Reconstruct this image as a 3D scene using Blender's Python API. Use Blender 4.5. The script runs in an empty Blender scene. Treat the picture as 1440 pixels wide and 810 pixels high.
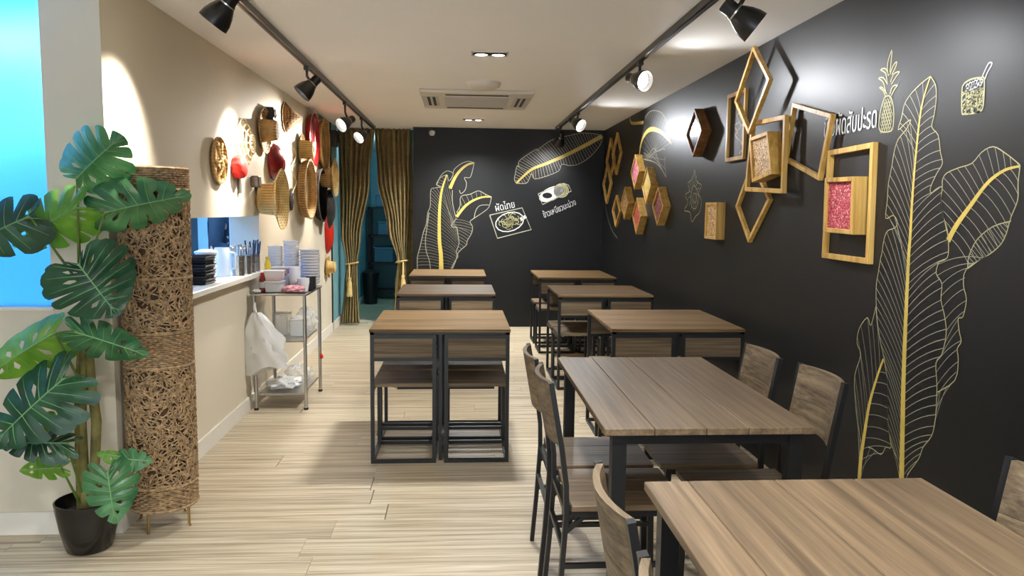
import bpy, bmesh, math, random
from mathutils import Vector, Matrix, Euler
R_ = math.radians
sc = bpy.context.scene
col = sc.collection

# ------------------------------------------------------------------ camera, world, exposure
cam_d = bpy.data.cameras.new('camera')
cam_d.sensor_width = 36.0
cam_d.lens = 36.0 * 1079.0 / 1440.0
cam_d.clip_start = 0.05
cam = bpy.data.objects.new('camera', cam_d)
col.objects.link(cam)
_pitch, _yaw, _roll = 0.10146, 0.06826, 0.01104
_F = Vector((math.sin(_yaw) * math.cos(_pitch), math.cos(_yaw) * math.cos(_pitch), -math.sin(_pitch)))
_Rt = _F.cross(Vector((0, 0, 1))).normalized()
_U = _Rt.cross(_F)
_R2 = _Rt * math.cos(_roll) + _U * math.sin(_roll)
_U2 = -_Rt * math.sin(_roll) + _U * math.cos(_roll)
_m = Matrix((_R2, _U2, -_F)).transposed().to_4x4()
_m.translation = Vector((0, 0, 1.43))
cam.matrix_world = _m
sc.camera = cam

w = bpy.data.worlds.new('world')
sc.world = w
w.use_nodes = True
w.node_tree.nodes['Background'].inputs[0].default_value = (0.78, 0.89, 1.0, 1)
w.node_tree.nodes['Background'].inputs[1].default_value = 4.5
sc.view_settings.view_transform = 'Standard'
sc.view_settings.look = 'None'
sc.view_settings.gamma = 1.0
sc.view_settings.use_curve_mapping = False
sc.view_settings.exposure = 0.22
WARM = (1.0, 0.93, 0.83)
NEUT = (0.97, 1.0, 1.0)
COOL = (0.92, 0.95, 1.0)
P_SPOT_L, P_SPOT_R, P_DOWN = 95.0, 52.0, 114.0

# room dimensions
XL, XR, ZC, YB, YF = -1.483, 1.74, 2.397, 9.315, -2.6

# ------------------------------------------------------------------ helpers
def lin(c):
    return tuple((v / 12.92 if v <= 0.04045 else ((v + 0.055) / 1.055) ** 2.4) for v in [x / 255.0 for x in c])

def principled(name):
    m = bpy.data.materials.new(name)
    m.use_nodes = True
    nt = m.node_tree
    return m, nt, nt.nodes['Principled BSDF']

def N(nt, t, **kw):
    n = nt.nodes.new(t)
    for k, v in kw.items():
        setattr(n, k, v)
    return n

def plain(name, c, rough=0.5, metal=0.0, var=0.06, scale=8.0, bump=0.0, bscale=60.0, spec=0.5, coat=0.0):
    m, nt, b = principled(name)
    tc = N(nt, 'ShaderNodeTexCoord')
    no = N(nt, 'ShaderNodeTexNoise')
    no.inputs['Scale'].default_value = scale
    no.inputs['Detail'].default_value = 4
    nt.links.new(tc.outputs['Object'], no.inputs['Vector'])
    r = N(nt, 'ShaderNodeValToRGB')
    r.color_ramp.elements[0].position = 0.3
    r.color_ramp.elements[1].position = 0.7
    r.color_ramp.elements[0].color = tuple(v * (1 - var) for v in c) + (1,)
    r.color_ramp.elements[1].color = tuple(min(1, v * (1 + var)) for v in c) + (1,)
    nt.links.new(no.outputs['Fac'], r.inputs['Fac'])
    nt.links.new(r.outputs['Color'], b.inputs['Base Color'])
    b.inputs['Roughness'].default_value = rough
    b.inputs['Metallic'].default_value = metal
    b.inputs['Specular IOR Level'].default_value = spec
    if coat:
        b.inputs['Coat Weight'].default_value = coat
        b.inputs['Coat Roughness'].default_value = 0.1
    if bump:
        n2 = N(nt, 'ShaderNodeTexNoise')
        n2.inputs['Scale'].default_value = bscale
        nt.links.new(tc.outputs['Object'], n2.inputs['Vector'])
        bp = N(nt, 'ShaderNodeBump')
        bp.inputs['Strength'].default_value = bump
        bp.inputs['Distance'].default_value = 0.004
        nt.links.new(n2.outputs['Fac'], bp.inputs['Height'])
        nt.links.new(bp.outputs['Normal'], b.inputs['Normal'])
    return m

def wood(name, cols, axis='Y', stretch=14.0, fine=6.0, rough=0.5, rnd=0.25, spec=0.4, space='Object'):
    """streaky grain along `axis`; every object gets its own offset and shade"""
    m, nt, b = principled(name)
    tc = N(nt, 'ShaderNodeTexCoord')
    oi = N(nt, 'ShaderNodeObjectInfo')
    mp = N(nt, 'ShaderNodeMapping')
    s = [stretch, stretch, stretch]
    s['XYZ'.index(axis)] = 0.9
    mp.inputs['Scale'].default_value = s
    mul = N(nt, 'ShaderNodeMath', operation='MULTIPLY')
    mul.inputs[1].default_value = 37.0
    nt.links.new(oi.outputs['Random'], mul.inputs[0])
    cb = N(nt, 'ShaderNodeCombineXYZ')
    for k in range(3):
        nt.links.new(mul.outputs[0], cb.inputs[k])
    nt.links.new(tc.outputs[space], mp.inputs['Vector'])
    nt.links.new(cb.outputs[0], mp.inputs['Location'])
    n1 = N(nt, 'ShaderNodeTexNoise')
    n1.inputs['Scale'].default_value = 1.0
    n1.inputs['Detail'].default_value = 6
    n1.inputs['Roughness'].default_value = 0.62
    n1.inputs['Distortion'].default_value = 0.15
    nt.links.new(mp.outputs[0], n1.inputs['Vector'])
    n2 = N(nt, 'ShaderNodeTexNoise')
    n2.inputs['Scale'].default_value = fine
    n2.inputs['Detail'].default_value = 3
    nt.links.new(mp.outputs[0], n2.inputs['Vector'])
    mx = N(nt, 'ShaderNodeMath', operation='MULTIPLY_ADD')
    mx.inputs[1].default_value = 0.35
    nt.links.new(n2.outputs['Fac'], mx.inputs[0])
    sub = N(nt, 'ShaderNodeMath', operation='MULTIPLY')
    sub.inputs[1].default_value = 0.65
    nt.links.new(n1.outputs['Fac'], sub.inputs[0])
    nt.links.new(sub.outputs[0], mx.inputs[2])
    r = N(nt, 'ShaderNodeValToRGB')
    e = r.color_ramp.elements
    e[0].position, e[1].position = 0.36, 0.64
    e[0].color, e[1].color = tuple(cols[0]) + (1,), tuple(cols[-1]) + (1,)
    if len(cols) == 3:
        q = e.new(0.5)
        q.color = tuple(cols[1]) + (1,)
    nt.links.new(mx.outputs[0], r.inputs['Fac'])
    hs = N(nt, 'ShaderNodeHueSaturation')
    mr = N(nt, 'ShaderNodeMapRange')
    mr.inputs['To Min'].default_value = 1 - rnd
    mr.inputs['To Max'].default_value = 1 + rnd
    nt.links.new(oi.outputs['Random'], mr.inputs['Value'])
    nt.links.new(mr.outputs[0], hs.inputs['Value'])
    nt.links.new(r.outputs['Color'], hs.inputs['Color'])
    nt.links.new(hs.outputs[0], b.inputs['Base Color'])
    b.inputs['Roughness'].default_value = rough
    b.inputs['Specular IOR Level'].default_value = spec
    bp = N(nt, 'ShaderNodeBump')
    bp.inputs['Strength'].default_value = 0.12
    bp.inputs['Distance'].default_value = 0.003
    nt.links.new(mx.outputs[0], bp.inputs['Height'])
    nt.links.new(bp.outputs['Normal'], b.inputs['Normal'])
    return m

def emit(name, c, s):
    m = bpy.data.materials.new(name)
    m.use_nodes = True
    nt = m.node_tree
    nt.nodes.remove(nt.nodes['Principled BSDF'])
    e = N(nt, 'ShaderNodeEmission')
    e.inputs[0].default_value = tuple(c) + (1,)
    e.inputs[1].default_value = s
    nt.links.new(e.outputs[0], nt.nodes['Material Output'].inputs[0])
    return m

def weave(name, c0, c1, scale=60.0, rough=0.75, bump=0.6):
    """crossed straw weave"""
    m, nt, b = principled(name)
    tc = N(nt, 'ShaderNodeTexCoord')
    w1 = N(nt, 'ShaderNodeTexWave')
    w1.wave_type = 'RINGS'
    w1.rings_direction = 'X'
    w1.bands_direction = 'Y'
    w2 = N(nt, 'ShaderNodeTexWave')
    w2.bands_direction = 'Z'
    for q in (w1, w2):
        q.inputs['Scale'].default_value = scale
        q.inputs['Distortion'].default_value = 0.35
        q.inputs['Detail'].default_value = 0.0
        nt.links.new(tc.outputs['Object'], q.inputs['Vector'])
    mu = N(nt, 'ShaderNodeMath', operation='MAXIMUM')
    nt.links.new(w1.outputs['Fac'], mu.inputs[0])
    nt.links.new(w2.outputs['Fac'], mu.inputs[1])
    no = N(nt, 'ShaderNodeTexNoise')
    no.inputs['Scale'].default_value = 14
    nt.links.new(tc.outputs['Object'], no.inputs['Vector'])
    ad = N(nt, 'ShaderNodeMath', operation='MULTIPLY')
    nt.links.new(mu.outputs[0], ad.inputs[0])
    nt.links.new(no.outputs['Fac'], ad.inputs[1])
    r = N(nt, 'ShaderNodeValToRGB')
    r.color_ramp.elements[0].position = 0.15
    r.color_ramp.elements[1].position = 0.6
    r.color_ramp.elements[0].color = tuple(c0) + (1,)
    r.color_ramp.elements[1].color = tuple(c1) + (1,)
    nt.links.new(ad.outputs[0], r.inputs['Fac'])
    nt.links.new(r.outputs['Color'], b.inputs['Base Color'])
    b.inputs['Roughness'].default_value = rough
    bp = N(nt, 'ShaderNodeBump')
    bp.inputs['Strength'].default_value = bump
    bp.inputs['Distance'].default_value = 0.003
    nt.links.new(mu.outputs[0], bp.inputs['Height'])
    nt.links.new(bp.outputs['Normal'], b.inputs['Normal'])
    return m

def speckle(name, cols, scale=120.0, rough=0.5):
    """grains, beans, petals behind a frame"""
    m, nt, b = principled(name)
    tc = N(nt, 'ShaderNodeTexCoord')
    v = N(nt, 'ShaderNodeTexVoronoi')
    v.inputs['Scale'].default_value = scale
    nt.links.new(tc.outputs['Object'], v.inputs['Vector'])
    sp = N(nt, 'ShaderNodeSeparateColor')
    nt.links.new(v.outputs['Color'], sp.inputs[0])
    r = N(nt, 'ShaderNodeValToRGB')
    r.color_ramp.interpolation = 'CONSTANT'
    e = r.color_ramp.elements
    n = len(cols)
    e[0].color = tuple(cols[0]) + (1,)
    e[1].position = 1.0 / n
    e[1].color = tuple(cols[1]) + (1,)
    for i in range(2, n):
        q = e.new(i / n)
        q.color = tuple(cols[i]) + (1,)
    nt.links.new(sp.outputs[0], r.inputs['Fac'])
    nt.links.new(r.outputs['Color'], b.inputs['Base Color'])
    b.inputs['Roughness'].default_value = rough
    bp = N(nt, 'ShaderNodeBump')
    bp.inputs['Strength'].default_value = 0.8
    bp.inputs['Distance'].default_value = 0.004
    bp.invert = True
    nt.links.new(v.outputs['Distance'], bp.inputs['Height'])
    nt.links.new(bp.outputs['Normal'], b.inputs['Normal'])
    return m

def glassy(name, c, rough=0.05, alpha=0.35):
    """thin clear plastic / glass: transparent mixed with gloss"""
    m = bpy.data.materials.new(name)
    m.use_nodes = True
    nt = m.node_tree
    b = nt.nodes['Principled BSDF']
    b.inputs['Base Color'].default_value = tuple(c) + (1,)
    b.inputs['Roughness'].default_value = rough
    tr = N(nt, 'ShaderNodeBsdfTransparent')
    mx = N(nt, 'ShaderNodeMixShader')
    mx.inputs[0].default_value = alpha
    nt.links.new(tr.outputs[0], mx.inputs[1])
    nt.links.new(b.outputs[0], mx.inputs[2])
    nt.links.new(mx.outputs[0], nt.nodes['Material Output'].inputs[0])
    return m

class MB:
    """collects shapes; build() links them as ONE mesh object"""
    def __init__(s):
        s.v, s.f = [], []
        s.M = Matrix.Identity(4)
    def add(s, vs, fs):
        o = len(s.v)
        s.v += [tuple(s.M @ Vector(p)) for p in vs]
        s.f += [tuple(i + o for i in f) for f in fs]
        return s
    def box(s, a, b):
        x0, y0, z0 = a
        x1, y1, z1 = b
        return s.add([(x0, y0, z0), (x1, y0, z0), (x1, y1, z0), (x0, y1, z0), (x0, y0, z1), (x1, y0, z1), (x1, y1, z1), (x0, y1, z1)],
                     [(0, 3, 2, 1), (4, 5, 6, 7), (0, 1, 5, 4), (1, 2, 6, 5), (2, 3, 7, 6), (3, 0, 4, 7)])
    def cbox(s, c, d):
        return s.box([c[i] - d[i] / 2 for i in range(3)], [c[i] + d[i] / 2 for i in range(3)])
    def tube(s, pts, rad, n=8, cap=True, sx=1.0, up=None):
        pts = [Vector(p) for p in pts]
        k = len(pts)
        rs = rad if isinstance(rad, (list, tuple)) else [rad] * k
        vs, fs = [], []
        prev = None
        for i, p in enumerate(pts):
            t = (pts[min(i + 1, k - 1)] - pts[max(i - 1, 0)])
            if t.length < 1e-9:
                t = Vector((0, 0, 1))
            t.normalize()
            if prev is None:
                u = Vector(up) if up else (Vector((0, 0, 1)) if abs(t.z) < 0.9 else Vector((1, 0, 0)))
            else:
                u = prev
            u = (u - t * u.dot(t))
            if u.length < 1e-6:
                u = t.orthogonal()
            u.normalize()
            prev = u
            w_ = t.cross(u)
            for j in range(n):
                a = 2 * math.pi * (j + 0.5) / n
                vs.append(p + u * (math.cos(a) * rs[i]) + w_ * (math.sin(a) * rs[i] * sx))
        for i in range(k - 1):
            for j in range(n):
                fs.append((i * n + j, i * n + (j + 1) % n, (i + 1) * n + (j + 1) % n, (i + 1) * n + j))
        if cap:
            fs.append(tuple(reversed(range(n))))
            fs.append(tuple((k - 1) * n + j for j in range(n)))
        return s.add(vs, fs)
    def bar(s, p0, p1, a, b=None, up=None):
        """rectangular bar, a by b in section"""
        b = b or a
        p0, p1 = Vector(p0), Vector(p1)
        t = (p1 - p0).normalized()
        u = Vector(up) if up else (Vector((0, 0, 1)) if abs(t.z) < 0.9 else Vector((0, 1, 0)))
        u = (u - t * u.dot(t)).normalized()
        w_ = t.cross(u)
        vs = []
        for p in (p0, p1):
            for i, j in ((-1, -1), (1, -1), (1, 1), (-1, 1)):
                vs.append(p + w_ * (i * a / 2) + u * (j * b / 2))
        return s.add(vs, [(3, 2, 1, 0), (4, 5, 6, 7), (0, 1, 5, 4), (1, 2, 6, 5), (2, 3, 7, 6), (3, 0, 4, 7)])
    def lathe(s, prof, n=24, axis='Z', cx=0, cy=0, cz=0, capb=False, capt=False, wob=None):
        vs, fs = [], []
        k = len(prof)
        for i, (r, h) in enumerate(prof):
            for j in range(n):
                a = 2 * math.pi * j / n
                rr = r * (wob(a, i) if wob else 1)
                x, y = math.cos(a) * rr, math.sin(a) * rr
                if axis == 'Z':
                    vs.append((cx + x, cy + y, cz + h))
                elif axis == 'X':
                    vs.append((cx + h, cy + x, cz + y))
                else:
                    vs.append((cx + x, cy + h, cz + y))
        for i in range(k - 1):
            for j in range(n):
                fs.append((i * n + j, i * n + (j + 1) % n, (i + 1) * n + (j + 1) % n, (i + 1) * n + j))
        if capb:
            fs.append(tuple(reversed(range(n))))
        if capt:
            fs.append(tuple((k - 1) * n + j for j in range(n)))
        return s.add(vs, fs)
    def prism(s, poly, fn0, fn1):
        """poly of 2D points, fn0/fn1 map them to the two faces"""
        n = len(poly)
        vs = [fn0(*p) for p in poly] + [fn1(*p) for p in poly]
        fs = [tuple(reversed(range(n))), tuple(range(n, 2 * n))]
        fs += [(i, (i + 1) % n, n + (i + 1) % n, n + i) for i in range(n)]
        return s.add(vs, fs)
    def mesh(s, name, mat, smooth=False, bevel=0.0):
        me = bpy.data.meshes.new(name)
        me.from_pydata(s.v, [], s.f)
        bm = bmesh.new()
        bm.from_mesh(me)
        bmesh.ops.recalc_face_normals(bm, faces=bm.faces)
        if bevel:
            bmesh.ops.bevel(bm, geom=list(bm.edges), offset=bevel, segments=1, affect='EDGES', profile=0.5)
        if smooth:
            for f in bm.faces:
                f.smooth = True
            for e in bm.edges:
                if len(e.link_faces) == 2 and e.calc_face_angle(0) > 0.75:
                    e.smooth = False
        bm.to_mesh(me)
        bm.free()
        me.materials.append(mat)
        return me
    def build(s, name, mat, parent=None, smooth=False, bevel=0.0, label=None, kind=None):
        o = bpy.data.objects.new(name, s.mesh(name, mat, smooth, bevel))
        col.objects.link(o)
        if parent is not None:
            o.parent = parent
        if label:
            o['label'] = label
        if kind:
            o['kind'] = kind
        return o

def tag(o, label, cat, group=None):
    o['label'] = label
    o['category'] = cat
    if group:
        o['group'] = group
    return o

def thing(name, label, cat, loc=(0, 0, 0), rz=0.0, group=None):
    o = bpy.data.objects.new(name, None)
    o.empty_display_size = 0.05
    col.objects.link(o)
    o.location = loc
    o.rotation_euler = (0, 0, rz)
    return tag(o, label, cat, group)

def copy_tree(o, parent=None):
    c = o.copy()
    col.objects.link(c)
    c.parent = parent
    for ch in list(o.children):
        copy_tree(ch, c)
    return c

def dup(root, loc, rz, label):
    c = copy_tree(root)
    c.location = loc
    c.rotation_euler = (0, 0, rz)
    c['label'] = label
    return c

def struct(name, mb, mat, label=None, smooth=False):
    o = mb.build(name, mat, None, smooth)
    o['kind'] = 'structure'
    if label:
        o['label'] = label
    return o

def spot(parent, loc, target, watts, size, blend, color, radius=0.03, name='lamp_light'):
    d = bpy.data.lights.new(name, 'SPOT')
    d.energy = watts
    d.color = color
    d.spot_size = R_(size)
    d.spot_blend = blend
    d.shadow_soft_size = radius
    o = bpy.data.objects.new(name, d)
    col.objects.link(o)
    dr = Vector(target) - Vector(loc)
    o.rotation_euler = dr.to_track_quat('-Z', 'Y').to_euler()
    o.location = loc
    if parent is not None:
        o.parent = parent
        o.location = Vector(loc) - parent.location
    return o

# ------------------------------------------------------------------ materials
M = {}
M['cream'] = plain('cream_paint', lin((214, 202, 180)), 0.6, var=0.02, scale=2, bump=0.05, bscale=200)
M['ceil'] = plain('ceiling_paint', lin((248, 246, 242)), 0.7, var=0.015, scale=1.5)
M['blackwall'] = plain('black_wall_paint', lin((17, 17, 18)), 0.44, var=0.05, scale=1.5, bump=0.04, bscale=160, spec=0.33)
M['white'] = plain('white_trim', lin((225, 218, 205)), 0.45, var=0.02)
M['bluewall'] = plain('kitchen_paint', lin((205, 222, 232)), 0.6, var=0.02)
M['teal'] = plain('corridor_blue_lit', lin((120, 165, 172)), 0.6, var=0.03)  # teal holds the blue corridor light, put into the wall colour
M['floor'] = wood('floor_plank', [lin((136, 117, 91)), lin((186, 169, 141)), lin((216, 203, 179))], 'X', 38.0, 3.0, 0.4, 0.05, 0.4)
M['joint'] = plain('floor_joint', lin((95, 80, 62)), 0.8)
M['wood'] = wood('table_wood', [lin((76, 61, 45)), lin((102, 83, 62)), lin((124, 103, 78))], 'Y', 34.0, 3.0, 0.42, 0.08, 0.5)
M['woodx'] = wood('panel_wood', [lin((66, 48, 29)), lin((100, 77, 48)), lin((130, 105, 69))], 'X', 34.0, 3.0, 0.55, 0.08, 0.22)
M['woodg'] = wood('grey_brown_wood', [lin((72, 59, 45)), lin((106, 90, 70)), lin((134, 116, 92))], 'X', 34.0, 3.0, 0.55, 0.08, 0.25)
M['groove'] = plain('dark_groove', lin((40, 28, 20)), 0.8)
M['steel'] = plain('black_steel', lin((17, 16, 16)), 0.42, 0.0, var=0.08, spec=0.5)
M['gold_wood'] = wood('gold_frame_wood', [lin((148, 110, 48)), lin((184, 144, 72)), lin((204, 168, 98))], 'Z', 16.0, 4.0, 0.38, 0.06, 0.5)
M['brown_wood'] = wood('brown_frame_wood', [lin((80, 48, 22)), lin((112, 72, 36)), lin((140, 96, 52))], 'Z', 16.0, 4.0, 0.45, 0.06, 0.5)
M['gold_paint'] = plain('gold_mural_paint', lin((184, 160, 74)), 0.45, var=0.12, scale=20)
M['chalk'] = plain('pale_mural_paint', lin((146, 142, 122)), 0.55, var=0.1, scale=20)
M['chalkw'] = plain('white_mural_paint', lin((190, 190, 186)), 0.55, var=0.05)
M['limeline'] = plain('lime_mural_paint', lin((162, 156, 112)), 0.55, var=0.08)
M['black'] = plain('black_plastic', lin((20, 20, 21)), 0.35, var=0.05)
M['lampblack'] = plain('lamp_black', lin((16, 16, 17)), 0.32, var=0.05, spec=0.6)
M['chrome'] = plain('steel_metal', lin((190, 188, 184)), 0.28, 1.0, var=0.04)
M['brass'] = plain('brass_metal', lin((170, 140, 80)), 0.35, 0.9, var=0.05)
M['bulb'] = emit('lamp_face', (1.0, 0.93, 0.82), 14.0)
M['acwhite'] = plain('ac_plastic', lin((215, 210, 200)), 0.45, var=0.02)
M['acgrey'] = plain('ac_grille', lin((190, 188, 184)), 0.5, var=0.03)
M['dark'] = plain('dark_slot', lin((52, 48, 44)), 0.7)
M['pot'] = plain('black_pot', lin((14, 13, 13)), 0.22, var=0.05, spec=0.6)
M['soil'] = plain('soil', lin((52, 40, 30)), 0.9, var=0.3, scale=60, bump=0.5)
M['rope'] = plain('twine', lin((160, 130, 94)), 0.7, var=0.5, scale=55)
M['liner'] = plain('lamp_liner', lin((80, 57, 35)), 0.85, var=0.3, scale=30)
M['straw'] = weave('yellow_straw', lin((186, 148, 82)), lin((234, 204, 138)), 16)
M['tan'] = weave('tan_straw', lin((150, 112, 64)), lin((212, 174, 114)), 14)
M['palestraw'] = weave('pale_straw', lin((196, 176, 130)), lin((240, 226, 188)), 14)
M['cone'] = weave('brown_palm', lin((92, 62, 28)), lin((150, 110, 58)), 16)
M['redlac'] = plain('red_lacquer', lin((132, 22, 24)), 0.22, var=0.15, scale=15, coat=0.5)
M['redbr'] = plain('bright_red_felt', lin((215, 36, 26)), 0.7, var=0.12, scale=60, bump=0.6)
M['redora'] = plain('orange_red_lacquer', lin((196, 38, 18)), 0.3, var=0.12, coat=0.3)
M['blackbasket'] = weave('black_basket', lin((18, 14, 12)), lin((52, 42, 34)), 14)
M['silver'] = plain('grey_metal_bell', lin((120, 116, 110)), 0.35, 0.7)
M['tubp'] = glassy('tub_plastic', (0.9, 0.88, 0.86), 0.2, 0.45)
M['china'] = plain('white_china', lin((222, 220, 222)), 0.25, var=0.01)
M['clearp'] = glassy('clear_plastic', (0.85, 0.88, 0.9), 0.12, 0.30)
M['bagp'] = glassy('white_bag_plastic', (0.85, 0.84, 0.82), 0.3, 0.75)
M['jugp'] = glassy('jug_plastic', (0.75, 0.85, 0.95), 0.1, 0.5)
M['orange'] = plain('orange_food', lin((196, 92, 44)), 0.5, var=0.15, scale=50)
M['yellow'] = plain('yellow_label', lin((220, 190, 60)), 0.5, var=0.1, scale=40)
M['sauce'] = plain('red_sauce', lin((150, 44, 28)), 0.3)
M['blueu'] = plain('blue_handle', lin((38, 60, 92)), 0.35)
M['pinkc'] = plain('pink_check_cloth', lin((214, 150, 152)), 0.85, var=0.35, scale=60)
M['shirt'] = plain('dark_shirt', lin((22, 24, 36)), 0.85, var=0.15, scale=30)
M['skin'] = plain('skin', lin((190, 140, 110)), 0.55)
M['hair'] = plain('dark_hair', lin((22, 18, 16)), 0.5)
M['bluebox'] = plain('blue_box', lin((60, 104, 124)), 0.5)
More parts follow.
